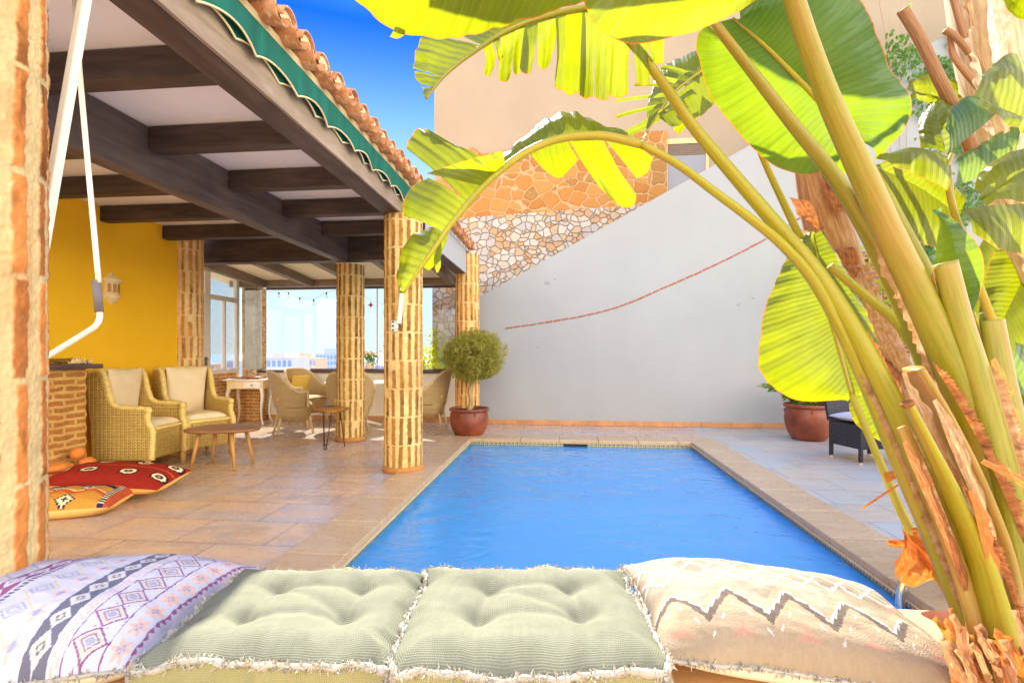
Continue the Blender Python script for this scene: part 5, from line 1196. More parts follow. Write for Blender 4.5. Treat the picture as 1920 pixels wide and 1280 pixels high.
for p, off, w, t0, t1, sd in ((P1, (-.028, -.044), .016, .38, .95, 1), (P2, (.016, .036), .018, .42, .9, 2), (P3, (-.018, -.034), .016, .48, .93, 3), (P3, (.018, .032), .010, .55, .9, 4), (P4, (.014, .028), .012, .55, .95, 5), (T1, (-.028, -.034), .020, .02, .8, 6), (T1, (.028, .034), .014, .3, .9, 7), (T3, (.040, .050), .018, .0, .9, 8), (T2, (-.022, -.045), .012, .2, .9, 9), (T2, (.022, .045), .014, .3, .95, 10), (T4, (.026, .042), .02, .0, .9, 11), (T5, (-.030, -.05), .022, .1, .9, 12), (T6, (.014, .03), .014, .0, .9, 13), (P6, (.022, .038), .014, .5, .95, 14), (P7, (.018, .03), .012, .35, .95, 15)):
    margin(A, p, off, w, (m_dry1, m_dry2)[sd % 2], sd, t0, t1, teeth=30 + sd * 3)
# dry sheath strips peeling off, tapering to ragged points
for k, (a, w, dd, m) in enumerate((([(1748, 752), (1800, 880), (1850, 1000), (1890, 1130)], 24, 1.20, m_dry2), ([(1692, 830), (1738, 940), (1790, 1060), (1830, 1190)], 20, 1.19, m_dry1), ([(1856, 676), (1880, 780), (1908, 900), (1945, 1020)], 28, 1.26, m_orange), ([(1838, 868), (1870, 884), (1905, 905), (1950, 935)], 24, 1.10, m_orange), ([(1815, 920), (1850, 1050), (1880, 1190), (1890, 1260)], 20, 1.15, m_orange), ([(1600, 345), (1640, 430), (1690, 540), (1724, 630)], 13, 1.40, m_orange), ([(1690, 700), (1730, 800), (1790, 930), (1850, 1090)], 22, 1.23, m_dry2))):
    c_ = crv(np.array([(x, y, dd) for x, y in a]), 24); tp = np.linspace(0, 1, 24); ww = w * np.minimum(1, tp * 5 + .08) * (1 - .75 * tp ** 2) * (.8 + .4 * vnoise(tp * 9, tp * 0, k))
    blade(A, 'dry_sheath', [([tuple(q) for q in c_], [(q[0] + ww[i], q[1] - 5, q[2] + .012) for i, q in enumerate(c_)], dict(bulge=.007, nu=70, nv=9, rip=.003))], m)
# ---- leaves
L1a = [([(700, -215, .86), (900, -215, .86), (1120, -190, .88), (1330, -160, .92), (1420, -80, .98)], [(640, -22, 1.02), (700, 34, 1.05), (748, 62, 1.06), (790, 72, 1.07), (840, 76, 1.07), (900, 66, 1.08), (980, 42, 1.09), (1060, 20, 1.1), (1140, -4, 1.1), (1260, -30, 1.08)], dict(nu=90, nv=24, bulge=-.02)),
       ([(742, 50, 1.05), (760, 56, 1.05)], [(733, 70, 1.06), (745, 73, 1.06), (760, 66, 1.06)], dict(nu=8, nv=6))]
blade(A, 'leaf_blade', L1a)
L1b = [([(1180, -150, 1.10), (1300, -120, 1.12), (1400, -70, 1.2), (1445, -40, 1.24)], [(1088, -30, 1.18), (1100, 18, 1.2), (1128, 58, 1.2), (1165, 78, 1.21), (1200, 83, 1.22), (1250, 73, 1.23), (1305, 60, 1.24), (1365, 34, 1.25), (1430, -4, 1.26)], dict(nu=60, nv=18, bulge=-.02))]
blade(A, 'leaf_blade', L1b)
# unseen leaves added above the view to shade the lower ones
M0 = [(1470, -60, 1.22), (1380, -190, 1.34), (1180, -250, 1.46), (960, -215, 1.52), (800, -130, 1.56)]
blade(A, 'leaf_blade', [(M0, [(1440, -30, 1.40), (1300, -70, 1.56), (1120, -80, 1.66), (940, -70, 1.68), (800, -100, 1.6)], dict(nu=60, nv=18, bulge=.02)), (M0, [(1480, -190, 1.2), (1400, -330, 1.26), (1180, -390, 1.34), (960, -330, 1.42), (800, -160, 1.54)], dict(nu=60, nv=18, bulge=.02))])
MB_ = [(1420, -70, 2.35), (1320, -80, 2.48), (1220, -92, 2.5), (1120, -110, 2.5)]  # midrib of an unseen leaf on the plant behind, added for its shade
# torn hanging leaf
M2 = [(1190, 20, 1.47), (1130, 14, 1.47), (1060, 22, 1.46), (960, 54, 1.44), (880, 104, 1.41), (830, 146, 1.39), (800, 186, 1.37)]
mid2 = crv(np.array(M2), 200)
def m2(x): i = np.argmin(abs(mid2[:, 0] - x)); return tuple(mid2[i])
strips = [(905, 922, 912, 140, 17), (922, 938, 938, 114, 13), (940, 966, 945, 152, 22), (968, 985, 970, 140, 9), (985, 1010, 985, 140, 21), (1005, 1045, 1018, 128, 22), (1042, 1062, 1047, 171, 18), (1060, 1096, 1072, 176, 34), (1092, 1122, 1100, 186, 26), (1118, 1152, 1128, 186, 28), (1148, 1188, 1158, 182, 38), (1185, 1215, 1206, 158, 26), (1212, 1250, 1232, 120, 26)]
pl_ = []
for i, (xa, xb, xt, yt, w) in enumerate(strips):
    a, b = m2(xa) if xa < 1190 else (xa, 22, 1.47), m2(xb) if xb < 1190 else (xb, 24, 1.47)
    dz = random.uniform(-.05, .07)
    k = 5; mid = [tuple(np.array(a) + (np.array(b) - np.array(a)) * t_) for t_ in np.linspace(0, 1, k)]
    edg = [(xt - w / 2 + w * t_, yt - 7 * (2 * t_ - 1) ** 2 * 1.0 + random.uniform(-2, 2) + 3 * t_, a[2] + dz + .02 * math.sin(i + t_ * 2)) for t_ in np.linspace(0, 1, k)]
    pl_.append((mid, edg, dict(nu=12, nv=22, bulge=random.uniform(-.012, .02), rip=.003)))
pl_ += [([m2(905), m2(880), m2(850), m2(832)], [(800, 60, 1.5), (788, 68, 1.48), (778, 100, 1.47), (776, 130, 1.46)], dict(nu=24, nv=14)), ([m2(832), m2(815)], [(776, 132, 1.45), (778, 146, 1.44), (790, 158, 1.43)], dict(nu=14, nv=12)), ([m2(815), m2(800)], [(790, 162, 1.42), (794, 172, 1.41), (795, 186, 1.38)], dict(nu=10, nv=10)), ([m2(1060), m2(960), m2(905)], [(1000, 0, 1.55), (930, 30, 1.54), (850, 60, 1.52)], dict(nu=30, nv=12))]
blade(A, 'leaf_blade', pl_); stalk(A, M2, .012, .003, m_stalk2, 'midrib', .8, 10)
# arching hero leaf
M4 = [(1200, 270, 1.37), (1130, 255, 1.36), (1060, 258, 1.34), (1000, 278, 1.32), (950, 310, 1.30), (905, 350, 1.28), (870, 390, 1.27), (840, 428, 1.26), (815, 465, 1.25), (790, 500, 1.25), (770, 530, 1.25), (757, 549, 1.25)]
L4 = [([(1182, 267, 1.37), (1130, 255, 1.36), (1060, 258, 1.34), (1000, 278, 1.32), (940, 318, 1.30)], [(1165, 248, 1.42), (1128, 240, 1.44), (1075, 213, 1.45), (1022, 228, 1.42), (940, 298, 1.36)], dict(nu=44, bulge=.012)),
      ([(940, 318, 1.30), (918, 338, 1.29), (895, 362, 1.28), (878, 382, 1.27)], [(812, 258, 1.36), (796, 245, 1.37), (775, 252, 1.36), (762, 282, 1.34)], dict(nu=30, nv=22, bulge=.015)),
      ([(944, 316, 1.295), (925, 332, 1.29), (905, 350, 1.28)], [(935, 282, 1.27), (870, 300, 1.24), (795, 326, 1.22)], dict(nu=24, bulge=.02, roll=.01)),
      ([(878, 382, 1.27), (862, 400, 1.265), (848, 418, 1.26), (834, 436, 1.26)], [(803, 334, 1.33), (775, 350, 1.33), (760, 380, 1.32), (757, 406, 1.31)], dict(nu=30, nv=18, bulge=.016)),
      ([(832, 438, 1.26), (815, 465, 1.25), (790, 500, 1.25), (757, 549, 1.25)], [(806, 428, 1.31), (773, 446, 1.31), (752, 490, 1.30), (748, 528, 1.27), (757, 550, 1.25)], dict(nu=34, nv=14, bulge=.012)),
      ([(836, 434, 1.26), (815, 465, 1.25), (792, 500, 1.25)], [(842, 440, 1.28), (832, 470, 1.28), (806, 508, 1.27)], dict(nu=20, nv=8)),
      ([(828, 446, 1.26), (818, 462, 1.255)], [(826, 500, 1.27), (819, 512, 1.27), (814, 486, 1.26)], dict(nu=10, nv=10)),
      ([(1062, 258, 1.34), (1030, 268, 1.33), (985, 286, 1.315)], [(1085, 300, 1.42), (1066, 325, 1.44), (1045, 336, 1.44), (1000, 302, 1.38)], dict(nu=26, nv=16, bulge=-.015)),
      ([(1128, 255, 1.36), (1100, 255, 1.35), (1064, 258, 1.34)], [(1196, 365, 1.46), (1188, 386, 1.47), (1166, 389, 1.47), (1125, 352, 1.43)], dict(nu=26, nv=24, bulge=-.02)),
      ([(1182, 266, 1.37), (1158, 260, 1.365), (1130, 255, 1.36)], [(1225, 296, 1.45), (1216, 325, 1.46), (1194, 335, 1.46)], dict(nu=22, nv=18, bulge=-.015)),
      ([(1205, 270, 1.37), (1188, 266, 1.37)], [(1212, 248, 1.43), (1200, 262, 1.42)], dict(nu=10, nv=8))]
blade(A, 'leaf_blade', L4); stalk(A, M4, .013, .003, m_stalk, 'midrib', .9, 12)
# broad upright leaf, upper right
M5 = [(1602, 260, 1.56), (1560, 215, 1.56), (1500, 152, 1.55), (1430, 82, 1.52), (1374, 34, 1.48)]
L5 = [(M5, [(1556, 318, 1.62), (1500, 326, 1.66), (1440, 302, 1.70), (1382, 244, 1.70), (1336, 182, 1.68), (1313, 112, 1.64), (1310, 62, 1.58), (1350, 24, 1.5)], dict(nu=70, nv=26, bulge=.03)),
      (M5, [(1640, 300, 1.58), (1696, 235, 1.54), (1702, 182, 1.52), (1668, 132, 1.50), (1640, 62, 1.46), (1610, 2, 1.44), (1530, -50, 1.42), (1440, -30, 1.42), (1385, 18, 1.46)], dict(nu=70, nv=26, bulge=.035)),
      ([(1602, 260, 1.56), (1580, 238, 1.56)], [(1622, 312, 1.60), (1598, 326, 1.62), (1556, 320, 1.62)], dict(nu=16, nv=14))]
blade(A, 'leaf_blade', L5, m_leafd); stalk(A, M5, .012, .004, m_stalk, 'midrib', .9, 10)
# hanging leaf low on the right
M6 = [(1595, 737, 1.95), (1572, 650, 1.99), (1555, 590, 2.02), (1540, 520, 2.06), (1524, 440, 2.1)]
L6 = [(M6, [(1585, 748, 1.97), (1500, 751, 1.98), (1448, 726, 1.96), (1421, 690, 1.96), (1422, 640, 1.97), (1432, 580, 2.0), (1456, 520, 2.04), (1480, 474, 2.08), (1510, 440, 2.1)], dict(nu=70, nv=24, bulge=.03)),
      (M6, [(1604, 740, 1.97), (1640, 712, 1.98), (1652, 680, 2.0), (1640, 630, 2.02), (1618, 580, 2.05), (1590, 520, 2.08), (1560, 470, 2.1), (1535, 435, 2.12)], dict(nu=60, nv=18, bulge=.03))]
blade(A, 'leaf_blade', L6, m_leaf); stalk(A, M6, .011, .004, m_stalk, 'midrib', .9, 10)
M7 = [(1610, 728, 2.28), (1642, 765, 2.26), (1672, 806, 2.24), (1694, 846, 2.22)]
L7 = [(M7, [(1596, 738, 2.30), (1592, 765, 2.30), (1606, 796, 2.28), (1645, 824, 2.25), (1694, 846, 2.22)], dict(nu=30, bulge=.01)), (M7, [(1630, 722, 2.34), (1690, 745, 2.36), (1730, 790, 2.34), (1720, 840, 2.28), (1694, 847, 2.22)], dict(nu=30, bulge=.01))]
blade(A, 'leaf_blade', L7)
# dead, curled orange leaf hanging over the pool rail
D1 = [([(1690, 985, 1.6), (1712, 1010, 1.6), (1745, 1035, 1.6), (1762, 1062, 1.6)], [(1672, 1052, 1.58), (1680, 1085, 1.57), (1710, 1098, 1.57), (1750, 1078, 1.6)], dict(nu=30, nv=18, bulge=.03, rip=.004)), ([(1702, 1000, 1.59), (1720, 1030, 1.57), (1738, 1066, 1.56)], [(1722, 990, 1.57), (1750, 1030, 1.56), (1764, 1072, 1.56)], dict(nu=24, nv=12, bulge=.03, rip=.012)), ([(1664, 1010, 1.62), (1700, 1012, 1.6), (1745, 1010, 1.6)], [(1668, 1022, 1.61), (1705, 1030, 1.6), (1790, 1040, 1.58)], dict(nu=20, nv=8, rip=.01)),
      ([(1705, 990, 1.6), (1740, 984, 1.59), (1775, 990, 1.58)], [(1712, 1000, 1.6), (1745, 1000, 1.58), (1785, 1015, 1.57)], dict(nu=18, nv=8, rip=.01)), ([(1735, 1012, 1.58), (1775, 1030, 1.57), (1795, 1065, 1.56)], [(1730, 1024, 1.57), (1760, 1050, 1.55), (1790, 1070, 1.55)], dict(nu=18, nv=8, bulge=.02, rip=.01))]
blade(A, 'dead_leaf', D1, m_orange)
D2 = [([(1657, 886, 1.66), (1672, 882, 1.66), (1705, 876, 1.65)], [(1660, 905, 1.66), (1680, 896, 1.65), (1715, 890, 1.64)], dict(nu=16, nv=8, bulge=.012, rip=.01)), ([(1615, 952, 1.66), (1650, 928, 1.66), (1690, 902, 1.65)], [(1617, 955, 1.66), (1652, 932, 1.66), (1692, 906, 1.65)], dict(nu=16, nv=3, rip=.001)), ([(1685, 818, 1.5), (1700, 830, 1.5), (1704, 862, 1.48)], [(1682, 850, 1.5), (1692, 862, 1.49), (1704, 864, 1.48)], dict(nu=14, nv=8, bulge=.02)), ([(1700, 860, 1.5), (1722, 868, 1.48), (1740, 890, 1.46)], [(1690, 876, 1.5), (1716, 892, 1.48), (1748, 930, 1.45)], dict(nu=16, nv=8, bulge=.01, rip=.008)), ([(1722, 920, 1.44), (1745, 960, 1.43), (1770, 1010, 1.42)], [(1738, 918, 1.42), (1760, 970, 1.42), (1776, 1012, 1.41)], dict(nu=16, nv=6, rip=.008))]
for d_2 in D2: blade(A, 'dead_leaf', [d_2], m_orange)
# fibrous base
mb = MB()
for k in range(46):
    x, y = random.uniform(1795, 1950), random.uniform(1225, 1330); d = random.uniform(1.02, 1.2); l = random.uniform(40, 120); a = random.uniform(-.5, -.05)
    cu = random.uniform(-14, 10)
    mid = [(x, y, d), (x + l * math.sin(a) * .5, y - l * .35, d - .012), (x + l * math.sin(a) * .9 + cu * .3, y - l * .75, d - .016), (x + l * math.sin(a) * 1.1 + cu, y - l * .95, d - .03)]; w = random.uniform(8, 22)
    mb = MB(); patch(mb, mid, [(q[0] + w * (1, .9, .5, .06)[i], q[1] + 2, q[2] + .008) for i, q in enumerate(mid)], random.uniform(.006, .016), 26, 7, .004, k)
    mb.c = []; mb.build('dry_sheath', (m_orange, m_dry1, m_sheath, m_brown, m_dry2)[k % 5], A, True, fixn=False)
mb = MB(); tb = P(1885, 1290, 1.25); mb.tube([(tb.x + .03, tb.y, .002), (tb.x + .02, tb.y, .2), (tb.x, tb.y, .42), (tb.x - .01, tb.y + .02, .50)], [.16, .15, .12, .05], 20, 20); mb.build('stem_base', m_dry2, A, True)
into(A)
# ---------------------------------------------------------------- second plant: shaggy orange trunk behind
B = empty('banana_plant', (2.15, 2.75, 0), 0, 'banana plant with a shaggy orange brown trunk standing behind the yellow stalks', 'banana plant')
tk = [(1512, 285, 2.33), (1528, 345, 2.35), (1550, 420, 2.38), (1585, 510, 2.42), (1625, 600, 2.48), (1680, 720, 2.55), (1740, 850, 2.6), (1800, 980, 2.62), (1835, 1085, 2.62)]
stalk(B, tk, .085, .12, m_dry2, 'trunk', .9, 20, rr=np.array([.06, .08, .10, .09, .095, .10, .11, .12, .13]))
for k in range(26):
    i = random.uniform(0, .7); c = crv(np.array(tk), 100); q = c[int(i * 99)]; w = random.uniform(22, 46); s = random.choice((-1, 1)); l = random.uniform(50, 130); ox = random.uniform(-30, 30)
    mid = [(q[0] + ox, q[1], q[2] - .10), (q[0] + ox + l * .3, q[1] + l * .55, q[2] - .11), (q[0] + ox + l * .55, q[1] + l, q[2] - .10)]
    edg = [(a + w * s * (1, .9, .3)[j], b - 4, d + .01) for j, (a, b, d) in enumerate(mid)]
    blade(B, 'dry_sheath', [(mid, edg, dict(bulge=.012, nu=24, nv=7, rip=.012))], (m_dry1, m_dry2, m_dry2)[k % 3])
P5 = [(1404, 225, 2.06), (1432, 300, 2.1), (1468, 378, 2.12), (1508, 460, 2.15), (1545, 530, 2.2), (1590, 610, 2.3), (1640, 700, 2.4)]
stalk(B, P5, .012, .026, m_stalk)
blade(B, 'leaf_blade', [(MB_, [(1400, -20, 2.44), (1320, -14, 2.54), (1220, -22, 2.56), (1120, -80, 2.52)], dict(nu=40, nv=16, bulge=.02)), (MB_, [(1430, -190, 2.26), (1320, -230, 2.34), (1210, -230, 2.4), (1110, -140, 2.46)], dict(nu=40, nv=16, bulge=.02))], m_leafd); stalk(B, [(1575, 330, 2.3), (1545, 120, 2.22), (1490, -20, 2.28)] + MB_, .016, .005, m_stalk, 'petiole')  # unseen leaf and petiole, added to shade the broad upright leaf
# frayed far fronds
fr = []; 
for i, (bx, by, tx, ty, w) in enumerate(((1262, 176, 1156, 188, 10), (1252, 196, 1155, 220, 11), (1240, 214, 1176, 250, 22), (1270, 168, 1190, 160, 10), (1288, 158, 1215, 140, 12), (1282, 190, 1235, 215, 16), (1300, 170, 1248, 206, 12), (1318, 180, 1268, 248, 24), (1310, 150, 1240, 128, 14), (1325, 190, 1312, 208, 14), (1300, 200, 1262, 210, 8))):
    n_ = np.array([-(ty - by), tx - bx]); n_ = n_ / np.linalg.norm(n_)
    mid = [(bx - n_[0] * w * .4, by - n_[1] * w * .4, 2.25), (bx + n_[0] * w * .4, by + n_[1] * w * .4, 2.25)]; dd = 2.25 - random.uniform(-.1, .15)
    edg = [(tx - n_[0] * w * .3, ty - n_[1] * w * .3, dd), (tx + n_[0] * w * .3, ty + n_[1] * w * .3, dd)]
    fr.append((mid, edg, dict(nu=8, nv=20, bulge=random.uniform(-.03, .03), rip=.004)))
fr.append(([(1335, 120, 2.25), (1262, 176, 2.25), (1212, 246, 2.25)], [(1330, 90, 2.4), (1240, 130, 2.4), (1225, 176, 2.35)], dict(nu=30, nv=10, bulge=.02))); fr.append(([(1335, 120, 2.25), (1275, 172, 2.25), (1235, 220, 2.25)], [(1345, 190, 2.2), (1310, 220, 2.2), (1260, 240, 2.2)], dict(nu=30, nv=10)))
blade(B, 'leaf_blade', fr); stalk(B, [(1420, 60, 2.2), (1335, 120, 2.25), (1262, 176, 2.25), (1212, 248, 2.25)], .012, .004, m_stalk, 'midrib')
stalk(B, [(1420, 60, 2.2), (1500, 160, 2.2), (1545, 260, 2.25), (1560, 360, 2.32), (1590, 480, 2.4)], .013, .022, m_stalk)
into(B)
# ---------------------------------------------------------------- third plant: pale ringed trunk at the right edge
C = empty('banana_plant', (1.85, 1.9, 0), 0, 'banana plant with a pale ringed trunk and short leaves along the right edge', 'banana plant')
tc_ = [(1838, -90, 1.85), (1858, 60, 1.86), (1885, 190, 1.88), (1925, 330, 1.9), (1975, 520, 1.94), (2030, 760, 1.98), (2080, 1050, 2.0), (2085, 1210, 2.02)]
stalk(C, tc_, .13, .16, m_pale, 'trunk', .95, 22, rr=np.array([.115, .118, .12, .125, .13, .14, .15, .16]))
for k in range(12):
    c = crv(np.array(tc_), 100); q = c[int((.02 + .05 * k) * 99)]; s = (-1, 1)[k % 2]; w = random.uniform(10, 40)
    mid = [(q[0] + s * 20 - 20, q[1], q[2] - .125), (q[0] + s * 14 - 8, q[1] + 60, q[2] - .127), (q[0] + s * 12, q[1] + 130, q[2] - .125)]
    blade(C, 'dry_sheath', [(mid, [(a + w * s, b - 10, d + .02) for a, b, d in mid], dict(bulge=.01, nu=24, nv=6, rip=.01))], (m_pale, m_dry2)[k % 3 == 0])
stalk(C, [(1692, 18, 1.66), (1726, 76, 1.68), (1762, 150, 1.70), (1796, 220, 1.73), (1830, 300, 1.78)], .018, .022, m_brown, 'cut_stalk', .9)
stalk(C, [(1772, 56, 1.7), (1790, 68, 1.7), (1808, 88, 1.71), (1816, 100, 1.72)], .011, .010, m_brown, 'cut_stalk', .9); stalk(C, [(1780, 60, 1.72), (1786, 100, 1.73), (1806, 130, 1.74), (1840, 170, 1.78)], .010, .012, m_brown, 'cut_stalk')
stalk(C, [(1782, -20, 1.74), (1800, 40, 1.74), (1818, 90, 1.76), (1840, 140, 1.78)], .012, .014, m_brown, 'cut_stalk')
RL = [([([(1826, 180, 1.36), (1870, 201, 1.36), (1935, 228, 1.36)], [(1834, 150, 1.42), (1860, 124, 1.44), (1893, 105, 1.46), (1940, 128, 1.46)], dict(bulge=.02)), ([(1826, 180, 1.36), (1870, 201, 1.36), (1935, 228, 1.36)], [(1832, 194, 1.33), (1870, 224, 1.32), (1935, 256, 1.32)], dict(bulge=.01))], m_leaf),
      ([([(1776, 291, 1.62), (1815, 258, 1.62), (1870, 212, 1.62)], [(1771, 246, 1.64), (1776, 214, 1.66), (1800, 190, 1.68), (1832, 181, 1.67), (1868, 208, 1.62)], dict(bulge=.02))], m_leafd),
      ([([(1772, 288, 1.64), (1762, 240, 1.66), (1752, 193, 1.7)], [(1726, 276, 1.68), (1723, 240, 1.72), (1735, 208, 1.74), (1752, 192, 1.74)], dict(bulge=.01)), ([(1772, 288, 1.64), (1762, 240, 1.66), (1752, 193, 1.7)], [(1790, 270, 1.70), (1800, 230, 1.72), (1790, 200, 1.72), (1756, 190, 1.72)], dict(bulge=.01))], m_leaf),
      ([([(1776, 293, 1.58), (1735, 280, 1.58), (1700, 277, 1.58), (1640, 297, 1.58)], [(1773, 360, 1.52), (1742, 346, 1.52), (1700, 325, 1.53), (1640, 299, 1.57)], dict(bulge=.02, nu=50))], m_leaf),
      ([([(1838, 386, 1.42), (1885, 342, 1.42), (1940, 306, 1.42)], [(1827, 362, 1.44), (1835, 328, 1.47), (1880, 296, 1.48), (1940, 270, 1.48)], dict(bulge=.015)), ([(1838, 386, 1.42), (1885, 342, 1.42), (1940, 306, 1.42)], [(1850, 388, 1.38), (1892, 376, 1.36), (1940, 398, 1.36)], dict(bulge=.015))], m_leaf),
      ([([(1795, 395, 1.56), (1860, 385, 1.54), (1940, 380, 1.54)], [(1822, 438, 1.50), (1866, 470, 1.48), (1940, 482, 1.48)], dict(bulge=.02))], m_leaf),
      ([([(1640, 312, 1.95), (1720, 350, 1.95), (1800, 402, 1.95)], [(1655, 392, 1.9), (1702, 446, 1.88), (1796, 478, 1.88)], dict(bulge=.02)), ([(1640, 312, 1.95), (1720, 350, 1.95), (1800, 402, 1.95)], [(1680, 300, 2.0), (1740, 320, 2.0), (1800, 360, 2.0)], dict(bulge=.02))], m_leaf),
      ([([(1945, 465, 1.95), (1900, 560, 1.93), (1848, 665, 1.9)], [(1862, 470, 1.98), (1838, 550, 1.98), (1836, 630, 1.94), (1846, 668, 1.9)], dict(bulge=.02)), ([(1945, 465, 1.95), (1900, 560, 1.93), (1848, 665, 1.9)], [(1990, 560, 1.9), (1950, 650, 1.88), (1890, 705, 1.88), (1850, 672, 1.9)], dict(bulge=.02))], m_leaf),
      ([([(1768, 388, 1.40), (1756, 455, 1.40), (1758, 500, 1.40), (1800, 545, 1.40), (1823, 588, 1.40)], [(1774, 392, 1.38), (1815, 434, 1.34), (1840, 470, 1.33), (1846, 522, 1.34), (1830, 586, 1.39)], dict(bulge=.03, nu=50))], m_leafd),
      ([([(1795, 186, 1.8), (1750, 180, 1.8), (1700, 170, 1.8)], [(1790, 150, 1.85), (1745, 142, 1.85), (1700, 152, 1.82)], dict(bulge=.01)), ([(1800, 205, 1.8), (1755, 200, 1.8), (1706, 180, 1.8)], [(1800, 178, 1.85), (1755, 178, 1.85), (1712, 172, 1.82)], dict(bulge=.01))], m_leaf),
      ([([(1960, -40, 1.3), (1930, -10, 1.3), (1890, -40, 1.32)], [(1960, 50, 1.34), (1915, 32, 1.35), (1870, -10, 1.36)], dict(bulge=.01))], m_leaf),
      ([([(1880, 705, 1.7), (1905, 730, 1.7), (1945, 760, 1.7)], [(1900, 640, 1.78), (1930, 660, 1.78), (1960, 690, 1.78)], dict(bulge=.02))], m_leafd),
      ([([(1790, 350, 1.7), (1840, 330, 1.7), (1900, 300, 1.7)], [(1790, 300, 1.74), (1840, 270, 1.76), (1910, 230, 1.76)], dict(bulge=.02))], m_leafd)]
RL += [([([(1800, 760, 2.25), (1860, 600, 2.25), (1930, 420, 2.3)], [(1790, 690, 2.3), (1800, 560, 2.34), (1850, 440, 2.36), (1925, 400, 2.34)], dict(bulge=.02, nu=50)), ([(1800, 760, 2.25), (1860, 600, 2.25), (1930, 420, 2.3)], [(1850, 770, 2.2), (1930, 680, 2.18), (1990, 560, 2.2), (1960, 440, 2.26)], dict(bulge=.02, nu=50))], m_leaf),
       ([([(1900, 900, 2.2), (1925, 800, 2.2), (1960, 700, 2.2)], [(1870, 860, 2.25), (1880, 770, 2.28), (1940, 690, 2.26)], dict(bulge=.02)), ([(1900, 900, 2.2), (1925, 800, 2.2), (1960, 700, 2.2)], [(1950, 900, 2.14), (1990, 800, 2.12), (1990, 720, 2.16)], dict(bulge=.02))], m_leafd)]
for pc, m in RL: blade(C, 'leaf_blade', pc, m, nu=36)
stalk(C, [(1786, 288, 1.55), (1774, 318, 1.55), (1778, 352, 1.56), (1790, 400, 1.6), (1830, 520, 1.7)], .006, .012, m_stalk, 'shoot')
stalk(C, [(1822, 586, 1.4), (1838, 640, 1.42), (1858, 700, 1.46), (1880, 760, 1.52)], .008, .013, m_stalk)
stalk(C, [(1776, 292, 1.62), (1790, 400, 1.66), (1830, 520, 1.75), (1900, 700, 1.85)], .008, .016, m_stalk)
stalk(C, [(1848, 668, 1.9), (1880, 760, 1.92), (1940, 900, 1.94)], .009, .016, m_stalk)
into(C)
# ================================================================ camera, sun, sky
cam = bpy.data.cameras.new('camera'); co = bpy.data.objects.new('camera', cam); col.objects.link(co)
cam.sensor_width = 36; cam.lens = 36 * FP / 1920; cam.shift_y = 22 / 1920; cam.clip_start = .02; cam.clip_end = 20000
co.location = (0, 0, CH); co.rotation_euler = (R(90), 0, TH); sc.camera = co
SAZ, SEL = 15.6, 45.5
sv = Vector((-math.sin(R(SAZ)) * math.cos(R(SEL)), math.cos(R(SAZ)) * math.cos(R(SEL)), math.sin(R(SEL))))
sl_ = bpy.data.lights.new('sun', 'SUN'); sl_.energy = SUN_E; sl_.angle = R(.53); sl_.color = (1, .95, .86)
so = bpy.data.objects.new('sun', sl_); col.objects.link(so); so.rotation_euler = sv.to_track_quat('Z', 'Y').to_euler(); so.location = (-3, 6, 12)
w = bpy.data.worlds.new('World'); sc.world = w; w.use_nodes = True; nt = w.node_tree; nt.nodes.clear()
sky = nt.nodes.new('ShaderNodeTexSky'); sky.sky_type = 'NISHITA'; sky.sun_disc = False; sky.sun_elevation = R(SEL); sky.sun_rotation = R(-SAZ)
sky.altitude = 50; sky.air_density = 1.0; sky.dust_density = .6; sky.ozone_density = 2.0
def wn(t, **k):
    n = nt.nodes.new('ShaderNode' + t)
    for q, v in k.items():
        sk = n.inputs[int(q[1:])] if q[1:].isdigit() else n.inputs[q]
        if isinstance(v, bpy.types.NodeSocket): nt.links.new(v, sk)
        else: sk.default_value = v
    return n
def wm(op, a, b=0.): n = wn('Math', i0=a, i1=b); n.operation = op; return n.outputs[0]
hs = wn('HueSaturation', Hue=.497, Saturation=SKY_SAT, Value=1.0, Color=sky.outputs[0])
# soft shoulder on the bright horizon so that it keeps its colour
lum = wn('RGBToBW', i0=hs.outputs[0]).outputs[0]
kk = wm('DIVIDE', 1.0, wm('ADD', 1.0, wm('MULTIPLY', lum, SKY_C)))
cs_ = wn('VectorMath', i0=hs.outputs[0]); cs_.operation = 'SCALE'; nt.links.new(kk, cs_.inputs['Scale'])
# deeper blue with height, pale near the horizon
tc0 = nt.nodes.new('ShaderNodeTexCoord'); sx0 = wn('SeparateXYZ', i0=tc0.outputs['Generated'])
rp = nt.nodes.new('ShaderNodeValToRGB'); nt.links.new(sx0.outputs[2], rp.inputs[0]); el_ = rp.color_ramp.elements
for k_ in range(3): el_.new(.5)
for e_, (p_, c_) in zip(el_, ((0., (.74, .92, 1.06)), (.22, (.66, .88, 1.10)), (.41, (.22, .50, .98)), (.54, (.014, .17, .66)), (.80, (.42, 1.0, 1.9)))): e_.position = p_; e_.color = (*c_, 1)
tn = nt.nodes.new('ShaderNodeMix'); tn.data_type = 'RGBA'; tn.blend_type = 'MULTIPLY'; tn.inputs[0].default_value = 1; nt.links.new(cs_.outputs[0], tn.inputs[6]); nt.links.new(rp.outputs[0], tn.inputs[7])
hz = wn('MapRange', i0=sx0.outputs[2], i1=.52, i2=.12, i3=0., i4=.92); hz.interpolation_type = 'SMOOTHSTEP'
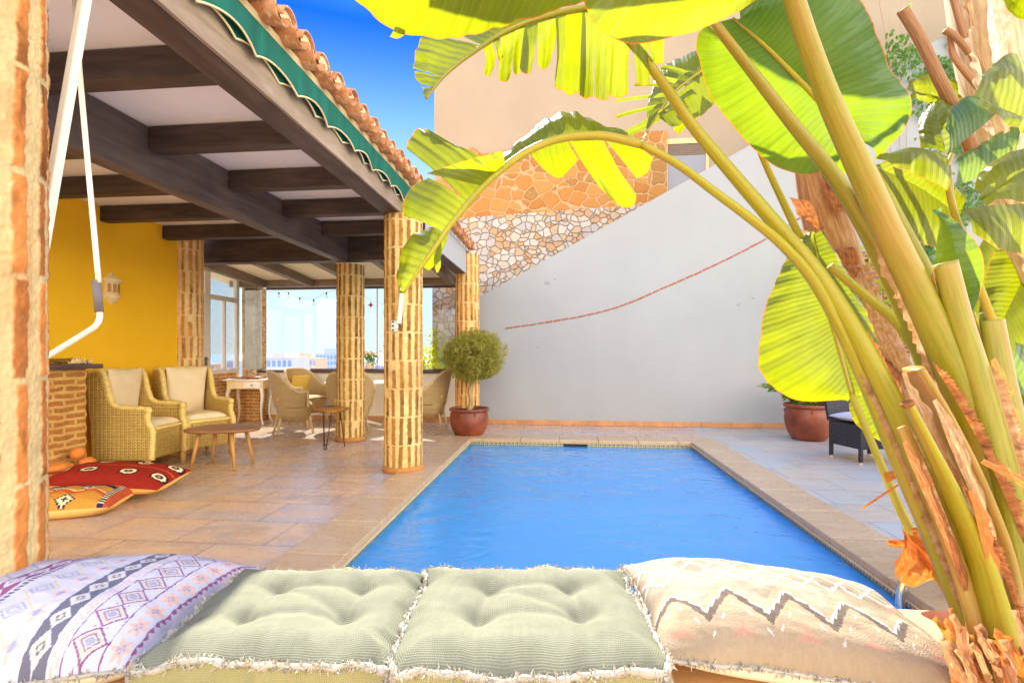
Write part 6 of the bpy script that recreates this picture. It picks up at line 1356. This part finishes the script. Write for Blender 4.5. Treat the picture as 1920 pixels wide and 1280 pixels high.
th_ = nt.nodes.new('ShaderNodeMix'); th_.data_type = 'RGBA'; nt.links.new(hz.outputs[0], th_.inputs[0]); nt.links.new(tn.outputs[2], th_.inputs[6]); th_.inputs[7].default_value = (1.5, 1.9, 2.2, 1)
# added fill light: made-up bright cloud in the unseen sky behind the photographer
tc = nt.nodes.new('ShaderNodeTexCoord'); sx = wn('SeparateXYZ', i0=tc.outputs['Generated'])
mr = wn('MapRange', i0=wm('SUBTRACT', sx.outputs[1], wm('MULTIPLY', sx.outputs[0], .9)), i1=.45, i2=-.30, i3=0., i4=1.); mr.interpolation_type = 'SMOOTHSTEP'
up = wn('MapRange', i0=sx.outputs[2], i1=-.05, i2=.10, i3=0., i4=1.); up.interpolation_type = 'SMOOTHSTEP'
cn = wn('TexNoise', Vector=tc.outputs['Generated'], Scale=2.4, Detail=6.0)
cr_ = wn('MapRange', i0=cn.outputs[0], i1=.25, i2=.7, i3=.55, i4=1.)
hi = wn('MapRange', i0=sx.outputs[2], i1=.80, i2=.42, i3=0.12, i4=1.); hi.interpolation_type = 'SMOOTHSTEP'
cm = wm('MULTIPLY', wm('MULTIPLY', wm('MULTIPLY', mr.outputs[0], up.outputs[0]), cr_.outputs[0]), hi.outputs[0])
mx = nt.nodes.new('ShaderNodeMix'); mx.data_type = 'RGBA'; nt.links.new(cm, mx.inputs[0]); nt.links.new(th_.outputs[2], mx.inputs[6]); mx.inputs[7].default_value = (FILL_CLOUD, FILL_CLOUD * .93, FILL_CLOUD * .83, 1)
bg = nt.nodes.new('ShaderNodeBackground'); bg.inputs[1].default_value = SKY_S; ow = nt.nodes.new('ShaderNodeOutputWorld')
nt.links.new(mx.outputs[2], bg.inputs[0]); nt.links.new(bg.outputs[0], ow.inputs[0])
sc.view_settings.view_transform = 'Standard'; sc.view_settings.look = 'None'; sc.view_settings.exposure = EXPO; sc.view_settings.gamma = 1
sc.cycles.use_denoising = True; sc.cycles.max_bounces = 10; sc.cycles.transparent_max_bounces = 16; sc.cycles.diffuse_bounces = 6; sc.cycles.caustics_reflective = False
